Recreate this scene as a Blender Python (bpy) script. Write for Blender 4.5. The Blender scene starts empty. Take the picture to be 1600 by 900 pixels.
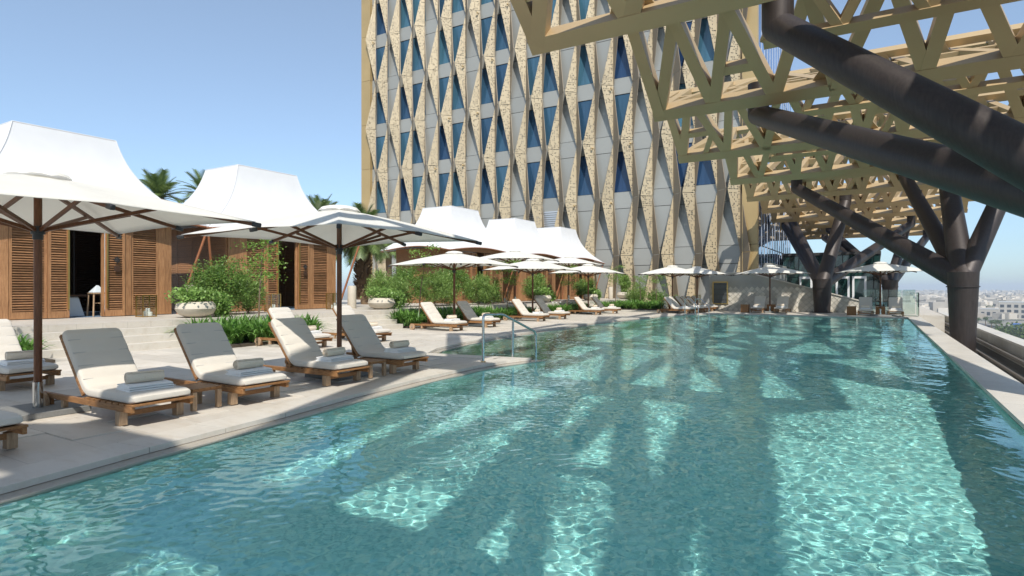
import bpy, math, random
import numpy as np
from mathutils import Vector, Matrix
from mathutils.geometry import tessellate_polygon
R = math.radians
scene = bpy.context.scene
COL = scene.collection
rnd = random.Random(7)

# ------------------------------------------------------------------ camera
cam = bpy.data.cameras.new('camera'); cam_o = bpy.data.objects.new('camera', cam); COL.objects.link(cam_o)
cam.sensor_width = 36; cam.lens = 36 * 940 / 1600; cam.clip_start = .05; cam.clip_end = 30000
cam_o.location = (0, 0, 1.6); cam_o.rotation_euler = (R(90), 0, R(31.2)); scene.camera = cam_o

# ------------------------------------------------------------------ sky, sun, exposure
SUNV = Vector((.70, -.80, 1.22)).normalized()
w = bpy.data.worlds.new('World'); scene.world = w; w.use_nodes = True
nt = w.node_tree; bg = nt.nodes['Background']
sky = nt.nodes.new('ShaderNodeTexSky'); sky.sky_type = 'NISHITA'; sky.sun_disc = False
sky.sun_elevation = math.asin(SUNV.z); sky.sun_rotation = math.atan2(SUNV.x, SUNV.y)
sky.altitude = 50; sky.air_density = 1.0; sky.dust_density = .45; sky.ozone_density = 2.6
hs = nt.nodes.new('ShaderNodeHueSaturation'); hs.inputs['Saturation'].default_value = .72; nt.links.new(sky.outputs[0], hs.inputs['Color'])
mt = nt.nodes.new('ShaderNodeMix'); mt.data_type = 'RGBA'; mt.blend_type = 'MULTIPLY'; mt.inputs['Factor'].default_value = 1
mt.inputs[7].default_value = (.88, .985, 1.04, 1); nt.links.new(hs.outputs[0], mt.inputs[6])
tcw = nt.nodes.new('ShaderNodeTexCoord'); sxw = nt.nodes.new('ShaderNodeSeparateXYZ'); nt.links.new(tcw.outputs['Generated'], sxw.inputs[0])
rmp = nt.nodes.new('ShaderNodeValToRGB'); nt.links.new(sxw.outputs[2], rmp.inputs[0])
rmp.color_ramp.elements[0].position = 0; rmp.color_ramp.elements[0].color = (.64, .72, .82, 1); rmp.color_ramp.elements[1].position = .42; rmp.color_ramp.elements[1].color = (1, 1, 1, 1)
mh = nt.nodes.new('ShaderNodeMix'); mh.data_type = 'RGBA'; mh.blend_type = 'MULTIPLY'; mh.inputs['Factor'].default_value = 1
nt.links.new(mt.outputs[2], mh.inputs[6]); nt.links.new(rmp.outputs[0], mh.inputs[7]); nt.links.new(mh.outputs[2], bg.inputs[0]); bg.inputs[1].default_value = .15
sl = bpy.data.lights.new('sun', 'SUN'); sl.energy = 4.3; sl.angle = R(.6); sl.color = (1, .955, .88)
so = bpy.data.objects.new('sun', sl); COL.objects.link(so)
so.rotation_euler = SUNV.to_track_quat('Z', 'Y').to_euler(); so.location = (30, -40, 60)
sl.cycles.is_caustics_light = True
vs = scene.view_settings; vs.view_transform = 'Standard'; vs.look = 'None'; vs.exposure = .27; vs.gamma = 1
scene.cycles.max_bounces = 10; scene.cycles.transparent_max_bounces = 16
scene.cycles.sample_clamp_indirect = 6; scene.cycles.sample_clamp_direct = 0

# ------------------------------------------------------------------ materials
def newmat(name):
    m = bpy.data.materials.new(name); m.use_nodes = True
    return m, m.node_tree, m.node_tree.nodes['Principled BSDF']
def coords(nt, kind='world', scale=(1, 1, 1)):
    if kind == 'world':
        g = nt.nodes.new('ShaderNodeNewGeometry').outputs['Position']
    else:
        g = nt.nodes.new('ShaderNodeTexCoord').outputs['Object']
    mp = nt.nodes.new('ShaderNodeMapping'); mp.inputs['Scale'].default_value = scale
    nt.links.new(g, mp.inputs[0]); return mp.outputs[0]
def noise(nt, vec, scale, detail=4, rough=.55):
    n = nt.nodes.new('ShaderNodeTexNoise'); n.inputs['Scale'].default_value = scale
    n.inputs['Detail'].default_value = detail; n.inputs['Roughness'].default_value = rough
    nt.links.new(vec, n.inputs['Vector']); return n.outputs['Fac']
def ramp(nt, fac, stops):
    r = nt.nodes.new('ShaderNodeValToRGB'); e = r.color_ramp.elements
    while len(e) < len(stops): e.new(.5)
    for i, (p, c) in enumerate(stops):
        e[i].position = p; e[i].color = (*c, 1) if len(c) == 3 else c
    nt.links.new(fac, r.inputs[0]); return r.outputs[0]
def math_(nt, op, a, b=None, c=None):
    n = nt.nodes.new('ShaderNodeMath'); n.operation = op
    for i, v in enumerate((a, b, c)):
        if v is None: continue
        if isinstance(v, (int, float)): n.inputs[i].default_value = v
        else: nt.links.new(v, n.inputs[i])
    return n.outputs[0]
def mixc(nt, fac, a, b, mode='MIX'):
    n = nt.nodes.new('ShaderNodeMix'); n.data_type = 'RGBA'; n.blend_type = mode
    for s, v in ((n.inputs['Factor'], fac), (n.inputs['A'], a), (n.inputs['B'], b)):
        if isinstance(v, (int, float)): s.default_value = v
        elif isinstance(v, tuple): s.default_value = (*v, 1) if len(v) == 3 else v
        else: nt.links.new(v, s)
    for s in n.inputs:
        if s.type == 'RGBA' and s.name == 'A' and isinstance(a, tuple): s.default_value = (*a, 1)
        if s.type == 'RGBA' and s.name == 'B' and isinstance(b, tuple): s.default_value = (*b, 1)
        if s.type == 'RGBA' and s.name == 'A' and not isinstance(a, (tuple, int, float)): nt.links.new(a, s)
        if s.type == 'RGBA' and s.name == 'B' and not isinstance(b, (tuple, int, float)): nt.links.new(b, s)
    return [o for o in n.outputs if o.type == 'RGBA'][0]
def bump(nt, b, h, strength, dist=.01):
    n = nt.nodes.new('ShaderNodeBump'); n.inputs['Strength'].default_value = strength; n.inputs['Distance'].default_value = dist
    nt.links.new(h, n.inputs['Height']); nt.links.new(n.outputs[0], b.inputs['Normal']); return n
def objrand(nt):
    return nt.nodes.new('ShaderNodeObjectInfo').outputs['Random']
def var(nt, col, fac, lo, hi):
    """multiply a colour by a value between lo and hi driven by fac"""
    mr = nt.nodes.new('ShaderNodeMapRange'); nt.links.new(fac, mr.inputs[0]); mr.inputs[3].default_value = lo; mr.inputs[4].default_value = hi
    hs = nt.nodes.new('ShaderNodeHueSaturation'); nt.links.new(mr.outputs[0], hs.inputs['Value'])
    if isinstance(col, tuple): hs.inputs['Color'].default_value = (*col, 1)
    else: nt.links.new(col, hs.inputs['Color'])
    return hs.outputs[0]

def simple(name, c, rough=.6, metal=0, nscale=3, lo=.88, hi=1.1, bmp=0, bscale=60, spec=None, r=.0, kind='world'):
    m, nt, b = newmat(name); v = coords(nt, kind)
    col = var(nt, c, noise(nt, v, nscale, 5), lo, hi)
    if r: col = var(nt, col, objrand(nt), 1 - r, 1 + r)
    nt.links.new(col, b.inputs['Base Color']); b.inputs['Roughness'].default_value = rough; b.inputs['Metallic'].default_value = metal
    if spec is not None: b.inputs['Specular IOR Level'].default_value = spec
    if bmp: bump(nt, b, noise(nt, v, bscale, 4), bmp)
    return m
def wood(name, dark, light, scale=(1, 14, 14), rough=.5, r=.15, kind='world', spec=.3):
    m, nt, b = newmat(name); v = coords(nt, kind, scale)
    f = noise(nt, v, 3.0, 8, .65); col = ramp(nt, f, [(.3, dark), (.72, light)])
    f2 = noise(nt, coords(nt, kind), 1.7, 3); col = var(nt, col, f2, .75, 1.25)
    col = var(nt, col, objrand(nt), 1 - r, 1 + r)
    nt.links.new(col, b.inputs['Base Color']); b.inputs['Roughness'].default_value = rough; b.inputs['Specular IOR Level'].default_value = spec
    bump(nt, b, f, .25, .004); return m

M = {}
M['teak'] = wood('teak_wood', (.15, .065, .022), (.36, .185, .075), (3, 22, 22), .5, .12, 'object')
M['teak_pale'] = wood('pale_teak_wood', (.24, .15, .085), (.45, .31, .19), (14, 14, 3), .6, .12, 'object')
M['cabana'] = wood('cabana_wood_slats', (.17, .082, .038), (.40, .21, .10), (14, 2.2, 14), .5, .12)
_nt = M['cabana'].node_tree; _b = _nt.nodes['Principled BSDF']; _src = _b.inputs['Base Color'].links[0].from_socket
_nt.links.new(var(_nt, _src, _nt.nodes.new('ShaderNodeNewGeometry').outputs['Random Per Island'], .68, 1.28), _b.inputs['Base Color'])
M['cabana_v'] = wood('cabana_wood_planks', (.21, .10, .045), (.42, .225, .105), (12, 12, 1.1), .48, .14)
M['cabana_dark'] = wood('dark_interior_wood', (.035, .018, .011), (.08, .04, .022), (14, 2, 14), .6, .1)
M['umb_wood'] = wood('umbrella_wood', (.085, .032, .014), (.17, .07, .03), (20, 20, 2), .42, .1, 'object')
M['brass'] = simple('brass', (.62, .42, .15), .3, 1, 4, .85, 1.1)
M['copper'] = simple('copper_trim', (.38, .15, .07), .45, .4, 4)
M['steel'] = simple('polished_steel', (.52, .53, .53), .16, 1, 5, .9, 1.05)
M['granite'] = simple('grey_granite', (.19, .19, .18), .7, 0, 90, .6, 1.4, .3, 150)
M['black'] = simple('black_plastic', (.02, .02, .02), .45)
M['cushion'] = None
def fabric(name, c, transl=0., bs=.25, big=1.0):
    m, nt, b = newmat(name); v = coords(nt, 'object'); v2 = coords(nt, 'world')
    f = noise(nt, v, 2.2, 4); col = var(nt, c, f, .93, 1.05)
    wv = noise(nt, v, 420, 2); col = var(nt, col, wv, .93, 1.07)
    nt.links.new(col, b.inputs['Base Color']); b.inputs['Roughness'].default_value = .9; b.inputs['Specular IOR Level'].default_value = .15
    b.inputs['Sheen Weight'].default_value = .15
    h = math_(nt, 'ADD', math_(nt, 'MULTIPLY', noise(nt, v, 9 * big, 4), 1.0), math_(nt, 'MULTIPLY', wv, .12))
    bump(nt, b, h, bs, .02)
    if transl:
        t = nt.nodes.new('ShaderNodeBsdfTranslucent'); nt.links.new(col, t.inputs[0])
        mx = nt.nodes.new('ShaderNodeMixShader'); mx.inputs[0].default_value = transl
        nt.links.new(b.outputs[0], mx.inputs[1]); nt.links.new(t.outputs[0], mx.inputs[2])
        nt.links.new(mx.outputs[0], nt.nodes['Material Output'].inputs[0])
    return m
M['cushion'] = fabric('oatmeal_cushion_fabric', (.59, .54, .465))
M['piping'] = fabric('cushion_piping', (.40, .385, .36))
M['towel'] = fabric('white_towelling', (.80, .785, .755), 0, .8, 4)
M['towel_roll'] = fabric('cream_towelling', (.72, .61, .47), 0, .8, 4)
M['canvas'] = fabric('umbrella_canvas', (.88, .86, .80), .40, .12)
M['tent'] = fabric('white_tent_membrane', (.69, .69, .69), .06, .12, .25)
M['candle'] = simple('candle_wax', (.82, .80, .74), .5, 0, 3, .95, 1.03)
M['bowl'] = simple('sand_coloured_pot', (.53, .47, .38), .8, 0, 5, .86, 1.1, .25, 40)
M['soil'] = simple('dark_soil', (.06, .045, .03), .95, 0, 12, .6, 1.3, .8, 40)
M['cloth_blue'] = fabric('pale_seat_fabric', (.55, .60, .63))
M['rug'] = simple('blue_rug', (.12, .18, .26), .9, 0, 30, .4, 1.8)

# stone of the deck: pale travertine with soft veins
def stone(name, c, vein=(.42, .33, .22), rough=.5, r=.07, amount=.35, kind='world', wet=0, brick=None):
    m, nt, b = newmat(name); v = coords(nt, kind); vs_ = coords(nt, kind, (.35, 1.0, 1.0))
    f1 = noise(nt, v, 1.3, 7, .6); f2 = noise(nt, vs_, 5.5, 8, .68); f3 = noise(nt, v, 45, 4)
    col = var(nt, c, f1, .86, 1.1)
    vein_f = math_(nt, 'MULTIPLY', ramp(nt, f2, [(.50, (0, 0, 0)), (.72, (1, 1, 1))]), amount)
    col = mixc(nt, vein_f, col, vein)
    col = var(nt, col, f3, .93, 1.06)
    col = var(nt, col, objrand(nt), 1 - r, 1 + r)
    st = math_(nt, 'MULTIPLY', ramp(nt, noise(nt, v, .45, 6, .7), [(.50, (0, 0, 0)), (.68, (1, 1, 1))]), .34)
    col = mixc(nt, st, col, tuple(x * .62 for x in c))
    if brick:
        bt = nt.nodes.new('ShaderNodeTexBrick'); nt.links.new(v, bt.inputs['Vector'])
        bt.inputs['Scale'].default_value = 1; bt.inputs['Brick Width'].default_value = brick[0]; bt.inputs['Row Height'].default_value = brick[1]
        bt.inputs['Mortar Size'].default_value = brick[2]; bt.inputs['Mortar Smooth'].default_value = .3
        col = mixc(nt, math_(nt, 'MULTIPLY', bt.outputs['Fac'], .5), col, tuple(x * .45 for x in c))
    nt.links.new(col, b.inputs['Base Color'])
    rr = nt.nodes.new('ShaderNodeMapRange'); nt.links.new(f1, rr.inputs[0]); rr.inputs[3].default_value = rough - .15; rr.inputs[4].default_value = rough + .15
    nt.links.new(rr.outputs[0], b.inputs['Roughness']); b.inputs['Specular IOR Level'].default_value = .35
    bump(nt, b, math_(nt, 'ADD', f2, math_(nt, 'MULTIPLY', f3, .3)), .2, .006)
    return m
M['deck'] = stone('travertine_deck', (.59, .54, .465), brick=(1.2, .6, .006))
M['paver'] = stone('travertine_paver', (.61, .555, .475), r=.10, amount=.45)
M['joint'] = stone('travertine_joint_bed', (.40, .365, .31))
M['coping'] = stone('travertine_coping', (.60, .555, .48), rough=.42, r=.05)
M['rim'] = stone('wet_travertine_rim', (.40, .36, .30), rough=.15, r=.05)
M['walltile'] = stone('limestone_wall_tile', (.60, .555, .475), vein=(.33, .29, .17), r=.22, amount=.5, rough=.6)
M['wallbed'] = stone('limestone_wall', (.38, .36, .31), rough=.7)
M['parapet'] = stone('cream_parapet_stone', (.50, .47, .40), r=.07, rough=.6)
M['gutter'] = simple('concrete_gutter', (.20, .19, .17), .85, 0, 2, .6, 1.2, .3, 20)
M['rail_grey'] = simple('weathered_rail', (.17, .15, .13), .6, .3, 3)

# pool mosaic
def mosaic():
    m, nt, b = newmat('pool_mosaic'); v = coords(nt, 'world', (28, 28, 28))
    vo = nt.nodes.new('ShaderNodeTexVoronoi'); vo.distance = 'CHEBYCHEV'; vo.inputs['Randomness'].default_value = .0
    nt.links.new(v, vo.inputs['Vector']); vo.inputs['Scale'].default_value = 1
    f = nt.nodes.new('ShaderNodeSeparateColor'); nt.links.new(vo.outputs['Color'], f.inputs[0])
    col = ramp(nt, f.outputs[0], [(0, (.34, .58, .55)), (.35, (.46, .70, .65)), (.7, (.57, .78, .72)), (1, (.68, .82, .71))])
    big = noise(nt, coords(nt, 'world'), .5, 4); col = var(nt, col, big, .88, 1.12)
    nt.links.new(col, b.inputs['Base Color']); b.inputs['Roughness'].default_value = .5
    return m
M['mosaic'] = mosaic()
M['shelf'] = stone('submerged_travertine', (.40, .40, .33), rough=.5)
m, nt, b = newmat('pool_water'); nt.nodes.remove(b)
g = nt.nodes.new('ShaderNodeBsdfGlass'); g.inputs['IOR'].default_value = 1.33; g.inputs['Roughness'].default_value = 0
g.inputs['Color'].default_value = (.77, .975, .975, 1); nt.links.new(g.outputs[0], nt.nodes['Material Output'].inputs[0]); M['water'] = m

# tower
M['bronze'] = simple('champagne_bronze', (.47, .335, .155), .42, .25, .6, .85, 1.1, .1, 30, r=.05)
M['lattice'] = simple('lattice_bronze', (.48, .35, .19), .45, .2, .5, .82, 1.1, .1, 25, r=.06)
def finmat(name, perf):
    m, nt, b = newmat(name); v = coords(nt, 'world')
    col = var(nt, (.455, .37, .24) if perf else (.25, .20, .14), noise(nt, v, .7, 5), .86, 1.1)  # solid wings turn from the sun; that shade is painted as a darker base
    col = var(nt, col, noise(nt, v, 30, 3), .88, 1.1); col = var(nt, col, objrand(nt), .94, 1.06)
    nt.links.new(col, b.inputs['Base Color']); b.inputs['Roughness'].default_value = .5; b.inputs['Metallic'].default_value = .15
    if perf:
        geo = nt.nodes.new('ShaderNodeNewGeometry'); sep = nt.nodes.new('ShaderNodeSeparateXYZ'); nt.links.new(geo.outputs['Position'], sep.inputs[0])
        def cells(su, sv, seed, thr, mu, mv):
            u = math_(nt, 'MULTIPLY', sep.outputs[0], su); vv = math_(nt, 'MULTIPLY', sep.outputs[2], sv)
            cb = nt.nodes.new('ShaderNodeCombineXYZ'); nt.links.new(math_(nt, 'FLOOR', u), cb.inputs[0]); nt.links.new(math_(nt, 'FLOOR', vv), cb.inputs[1]); cb.inputs[2].default_value = seed
            wn = nt.nodes.new('ShaderNodeTexWhiteNoise'); nt.links.new(cb.outputs[0], wn.inputs[0])
            on = math_(nt, 'LESS_THAN', wn.outputs['Value'], thr)
            iu = math_(nt, 'LESS_THAN', math_(nt, 'ABSOLUTE', math_(nt, 'SUBTRACT', math_(nt, 'FRACT', u), .5)), mu)
            iv = math_(nt, 'LESS_THAN', math_(nt, 'ABSOLUTE', math_(nt, 'SUBTRACT', math_(nt, 'FRACT', vv), .5)), mv)
            return math_(nt, 'MULTIPLY', on, math_(nt, 'MULTIPLY', iu, iv))
        a = math_(nt, 'MAXIMUM', cells(10, 6, 1, .34, .25, .29), cells(6, 9.5, 5, .17, .28, .24))
        tr = nt.nodes.new('ShaderNodeBsdfTransparent'); mx = nt.nodes.new('ShaderNodeMixShader')
        nt.links.new(a, mx.inputs[0]); nt.links.new(b.outputs[0], mx.inputs[1]); nt.links.new(tr.outputs[0], mx.inputs[2])
        nt.links.new(mx.outputs[0], nt.nodes['Material Output'].inputs[0])
    return m
M['fin_perf'] = finmat('perforated_bronze_sheet', True)
M['fin'] = finmat('plain_bronze_painted_shade', False)
M['greypanel'] = simple('grey_facade_panel', (.32, .32, .295), .45, .1, .4, .9, 1.08, r=.05)
M['core'] = simple('dark_facade_core', (.035, .035, .035), .8)
def glassmat(name, c, rough=.05, c2=None, spec=1.0, metal=0.):
    m, nt, b = newmat(name); v = coords(nt, 'world')
    f = noise(nt, v, .35, 4); col = mixc(nt, ramp(nt, f, [(.35, (0, 0, 0)), (.65, (1, 1, 1))]), c, c2 or tuple(x * .6 for x in c))
    col = var(nt, col, objrand(nt), .7, 1.3)
    nt.links.new(col, b.inputs['Base Color']); b.inputs['Roughness'].default_value = rough; b.inputs['Specular IOR Level'].default_value = spec
    b.inputs['Metallic'].default_value = metal
    bump(nt, b, noise(nt, v, .8, 2), .03, .05); return m
M['blueglass'] = glassmat('blue_window_glass', (.03, .085, .19), .05, (.012, .035, .08), .7)
_nt = M['blueglass'].node_tree; _b = _nt.nodes['Principled BSDF']
_c = mixc(_nt, objrand(_nt), (.012, .032, .09), (.055, .14, .19)); _c = var(_nt, _c, noise(_nt, coords(_nt, 'world', (4, 4, .25)), 1.0, 4), .55, 1.5)  # teal tint varies per pane; lighter streaks in the colour stand for reflections
_nt.links.new(_c, _b.inputs['Base Color'])
M['sideglass'] = glassmat('reflective_side_glass', (.26, .40, .66), .03, (.12, .20, .38), 1, .8)
M['greenglass'] = glassmat('dark_green_glass', (.02, .06, .05), .04, (.008, .022, .022), 1.0)
M['screen'] = glassmat('dark_window_screen', (.07, .075, .075), .15, (.04, .045, .05), .6)
M['mullion'] = simple('pale_mullion_metal', (.55, .57, .6), .4, .4, 2)
M['white_frame'] = simple('white_painted_frame', (.70, .70, .68), .5, 0, 2, .93, 1.04)
# steel tubes
def tube_mat():
    m, nt, b = newmat('dark_brown_tube_paint'); v = coords(nt, 'object', (7, 7, .7)); v2 = coords(nt, 'world')
    col = ramp(nt, noise(nt, v, 3, 7, .6), [(.3, (.032, .025, .023)), (.7, (.052, .041, .036))])
    col = var(nt, col, noise(nt, v2, .8, 4), .8, 1.2)
    nt.links.new(col, b.inputs['Base Color']); b.inputs['Roughness'].default_value = .5; b.inputs['Metallic'].default_value = .35
    bump(nt, b, noise(nt, v2, 22, 4), .12, .01); return m
M['tube'] = tube_mat()
def clearglass(name, tint):
    m, nt, b = newmat(name); nt.nodes.remove(b)
    tr = nt.nodes.new('ShaderNodeBsdfTransparent'); tr.inputs[0].default_value = (*tint, 1)
    gl = nt.nodes.new('ShaderNodeBsdfGlossy'); gl.inputs['Roughness'].default_value = .02
    mx = nt.nodes.new('ShaderNodeMixShader'); mx.inputs[0].default_value = .07; nt.links.new(tr.outputs[0], mx.inputs[1]); nt.links.new(gl.outputs[0], mx.inputs[2])
    nt.links.new(mx.outputs[0], nt.nodes['Material Output'].inputs[0]); return m
M['clear'] = clearglass('clear_lantern_glass', (.93, .95, .94))
M['balglass'] = clearglass('green_tinted_glass', (.84, .92, .88))
# leaves
def leaf(name, c1, c2, rough=.45, tr=.3):
    m, nt, b = newmat(name); v = coords(nt, 'world')
    geo = nt.nodes.new('ShaderNodeNewGeometry')
    f = geo.outputs['Random Per Island']
    col = mixc(nt, f, c1, c2); col = var(nt, col, noise(nt, v, 1.6, 3), .7, 1.3)
    nt.links.new(col, b.inputs['Base Color']); b.inputs['Roughness'].default_value = rough; b.inputs['Specular IOR Level'].default_value = .35
    t = nt.nodes.new('ShaderNodeBsdfTranslucent'); nt.links.new(var(nt, col, f, 1.1, 1.5), t.inputs[0])
    mx = nt.nodes.new('ShaderNodeMixShader'); mx.inputs[0].default_value = tr
    nt.links.new(b.outputs[0], mx.inputs[1]); nt.links.new(t.outputs[0], mx.inputs[2])
    nt.links.new(mx.outputs[0], nt.nodes['Material Output'].inputs[0]); return m
M['leaf_strap'] = leaf('strap_leaf', (.075, .18, .03), (.18, .33, .07), .35)
M['leaf_shrub'] = leaf('shrub_leaf', (.075, .16, .03), (.21, .32, .07))
M['leaf_bamboo'] = leaf('feathery_leaf', (.11, .20, .04), (.27, .38, .10))
M['leaf_ivy'] = leaf('ivy_leaf', (.12, .23, .04), (.28, .42, .12))
M['leaf_palm'] = leaf('palm_leaf', (.07, .12, .03), (.19, .25, .08), .4, .2)
M['leaf_tree'] = leaf('small_tree_leaf', (.10, .20, .03), (.24, .38, .07))
M['stem'] = simple('brown_stem', (.16, .11, .07), .85, 0, 6)
M['palmbark'] = simple('palm_bark', (.16, .105, .06), .9, 0, 8, .6, 1.3, .6, 20)
M['flower'] = simple('white_petal', (.8, .8, .78), .7)

# ------------------------------------------------------------------ mesh building
class G:
    def __init__(s): s.v = []; s.f = []
    def add(s, vs, fs):
        o = len(s.v); s.v += [tuple(v) for v in vs]; s.f += [tuple(i + o for i in f) for f in fs]; return s
    def box(s, c, size, rz=0., m=None):
        x, y, z = (a / 2 for a in size)
        vs = [Vector((i * x, j * y, k * z)) for k in (-1, 1) for j in (-1, 1) for i in (-1, 1)]
        q = Matrix.Rotation(rz, 3, 'Z') if m is None else m
        vs = [q @ v + Vector(c) for v in vs]
        return s.add(vs, [(0, 2, 3, 1), (4, 5, 7, 6), (0, 1, 5, 4), (2, 6, 7, 3), (0, 4, 6, 2), (1, 3, 7, 5)])
    def b2(s, a, b):
        return s.box([(p + q) / 2 for p, q in zip(a, b)], [abs(q - p) for p, q in zip(a, b)])
    def bar(s, a, b, w, h, up=(0, 0, 1)):
        a = Vector(a); b = Vector(b); d = (b - a); L = d.length; d.normalize(); up = Vector(up)
        sx = d.cross(up)
        if sx.length < 1e-4: sx = d.cross(Vector((0, 1, 0)))
        sx.normalize(); uz = sx.cross(d).normalized()
        m = Matrix((d, sx, uz)).transposed()
        return s.box((a + b) / 2, (L, w, h), m=m)
    def tube(s, pts, rad, n=10, caps=True):
        pts = [Vector(p) for p in pts]; k = len(pts)
        if not hasattr(rad, '__len__'): rad = [rad] * k
        vs = []; fs = []; ref = None
        for i, p in enumerate(pts):
            t = (pts[min(i + 1, k - 1)] - pts[max(i - 1, 0)]).normalized()
            if ref is None:
                ref = t.cross(Vector((0, 0, 1)))
                if ref.length < .05: ref = t.cross(Vector((0, 1, 0)))
            ref = (ref - t * ref.dot(t)).normalized(); bn = t.cross(ref)
            for j in range(n):
                a = 2 * math.pi * j / n
                vs.append(p + (ref * math.cos(a) + bn * math.sin(a)) * rad[i])
        for i in range(k - 1):
            for j in range(n):
                fs.append((i * n + j, i * n + (j + 1) % n, (i + 1) * n + (j + 1) % n, (i + 1) * n + j))
        if caps: fs += [tuple(range(n))[::-1], tuple((k - 1) * n + j for j in range(n))]
        return s.add(vs, fs)
    def lathe(s, prof, n=24, c=(0, 0, 0)):
        vs = []; fs = []; k = len(prof)
        for r, z in prof:
            for j in range(n):
                a = 2 * math.pi * j / n; vs.append((c[0] + r * math.cos(a), c[1] + r * math.sin(a), c[2] + z))
        for i in range(k - 1):
            for j in range(n): fs.append((i * n + j, i * n + (j + 1) % n, (i + 1) * n + (j + 1) % n, (i + 1) * n + j))
        return s.add(vs, fs)
    def mesh(s, name, mat, smooth=None):
        me = bpy.data.meshes.new(name); me.from_pydata(s.v, [], s.f); me.materials.append(mat)
        if smooth is not None:
            me.shade_smooth()
            if smooth < 180: me.set_sharp_from_angle(angle=R(smooth))
        me.update(); return me
def wloc(o):
    v = Vector((0, 0, 0))
    while o: v += o.location; o = o.parent
    return v
def link(name, me, parent=None, loc=(0, 0, 0), rz=0., world=False, bevel=0.):
    o = bpy.data.objects.new(name, me); COL.objects.link(o)
    if parent:
        o.parent = parent
        if world: loc = Vector(loc) - wloc(parent)
    o.location = loc; o.rotation_euler = (0, 0, rz)
    if bevel:
        md = o.modifiers.new('bevel', 'BEVEL'); md.width = bevel; md.segments = 2; md.limit_method = 'ANGLE'; md.angle_limit = R(50)
        for p in me.polygons: p.use_smooth = True
        me.set_sharp_from_angle(angle=R(35))
    return o
def build(g, name, mat, parent=None, smooth=None, world=False, bevel=0., stuff=False):
    o = link(name, g.mesh(name, mat, smooth), parent, world=world, bevel=bevel)
    if stuff: o['kind'] = 'stuff'
    return o
def tag(o, label=None, cat=None, group=None, kind=None):
    if label: o['label'] = label
    if cat: o['category'] = cat
    if group: o['group'] = group
    if kind: o['kind'] = kind
    return o
def thing(name, label, cat, loc=(0, 0, 0), rz=0., group=None):
    o = bpy.data.objects.new(name, None); COL.objects.link(o); o.empty_display_size = .2
    o.location = loc; o.rotation_euler = (0, 0, rz); return tag(o, label, cat, group)
KIDS = {}
def copytree(src, loc=None, rz=None, label=None, group=None, parent=None):
    c = src.copy(); COL.objects.link(c)
    if parent: c.parent = parent
    if loc is not None: c.location = loc
    if rz is not None: c.rotation_euler = (0, 0, rz)
    if label: c['label'] = label
    if group: c['group'] = group
    for ch in KIDS.get(src.name) or KIDS.setdefault(src.name, list(src.children)):
        copytree(ch, parent=c)
    return c
def struct(o): o['kind'] = 'structure'; return o
def np_mesh(name, verts, faces, mat, smooth=False):
    me = bpy.data.meshes.new(name); n = len(verts); k = faces.shape[1]
    me.vertices.add(n); me.vertices.foreach_set('co', np.asarray(verts, dtype=np.float32).ravel())
    me.loops.add(faces.size); me.loops.foreach_set('vertex_index', faces.astype(np.int32).ravel())
    me.polygons.add(len(faces)); me.polygons.foreach_set('loop_start', (np.arange(len(faces)) * k).astype(np.int32))
    me.polygons.foreach_set('loop_total', np.full(len(faces), k, dtype=np.int32))
    me.materials.append(mat); me.update(calc_edges=True); me.validate()
    if smooth: me.shade_smooth()
    return me

# ================================================================== GROUND, DECK, POOL
WZ = -.065                      # water level
EDGE = [(-5.45, .8), (-5.77, 1.92), (-6.02, 3.28), (-6.25, 5.07), (-6.5, 6.5), (-6.68, 8.2), (-6.8, 10.0), (-6.72, 11.1), (-6.45, 12.1)]
INLET = [(-7.4, 11.95), (-9.3, 11.7), (-9.75, 12.6), (-10.2, 14.5), (-10.7, 19.7), (-10.95, 25), (-10.8, 29), (-10.4, 34), (-9.6, 37.4), (-8.3, 39.2)]
FAR = [(1.5, 39.2), (1.5, .8)]
POOL = EDGE + INLET + FAR
def offset_poly(P, d):
    out = []; n = len(P)
    for i in range(n):
        a = Vector(P[i - 1]); b = Vector(P[i]); c = Vector(P[(i + 1) % n])
        e1 = (b - a).normalized(); e2 = (c - b).normalized()
        n1 = Vector((-e1.y, e1.x)); n2 = Vector((-e2.y, e2.x)); nn = (n1 + n2)
        if nn.length < .2: nn = n1
        nn.normalize(); k = d / max(.45, nn.dot(n1)); out.append((b.x + nn.x * k, b.y + nn.y * k))
    return out
area = sum(POOL[i - 1][0] * POOL[i][1] - POOL[i][0] * POOL[i - 1][1] for i in range(len(POOL))) / 2
sgn = 1 if area < 0 else -1     # outwards
DECKHOLE = offset_poly(POOL, sgn * .2)
DECKHOLE = [(1.5 if x > 1.3 else x, y) for x, y in DECKHOLE]
def inpoly(x, y, P):
    c = False; n = len(P)
    for i in range(n):
        x1, y1 = P[i - 1]; x2, y2 = P[i]
        if (y1 > y) != (y2 > y) and x < (x2 - x1) * (y - y1) / (y2 - y1) + x1: c = not c
    return c
def sheet(name, outer, holes, z, mat, walls=None):
    loops = [outer] + holes; pts = [p for l in loops for p in l]
    tris = tessellate_polygon([[Vector((x, y, 0)) for x, y in l] for l in loops])
    g = G(); vs = [(x, y, z) for x, y in pts]; fs = []
    for t in tris:
        a, b, c = (Vector(vs[i]) for i in t)
        fs.append(tuple(t) if (b - a).cross(c - a).z > 0 else tuple(t)[::-1])
    g.add(vs, fs)
    for l, z2 in (walls or []):
        n = len(l)
        for i in range(n):
            (x1, y1), (x2, y2) = l[i - 1], l[i]; g.add([(x1, y1, z), (x2, y2, z), (x2, y2, z2), (x1, y1, z2)], [(0, 1, 2, 3)])
    return build(g, name, mat)
DX1 = 2.06
outer = [(-60, -14), (DX1, -14), (DX1, 43.0), (3.4, 43.0), (3.4, 80), (-60, 80)]
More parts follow.
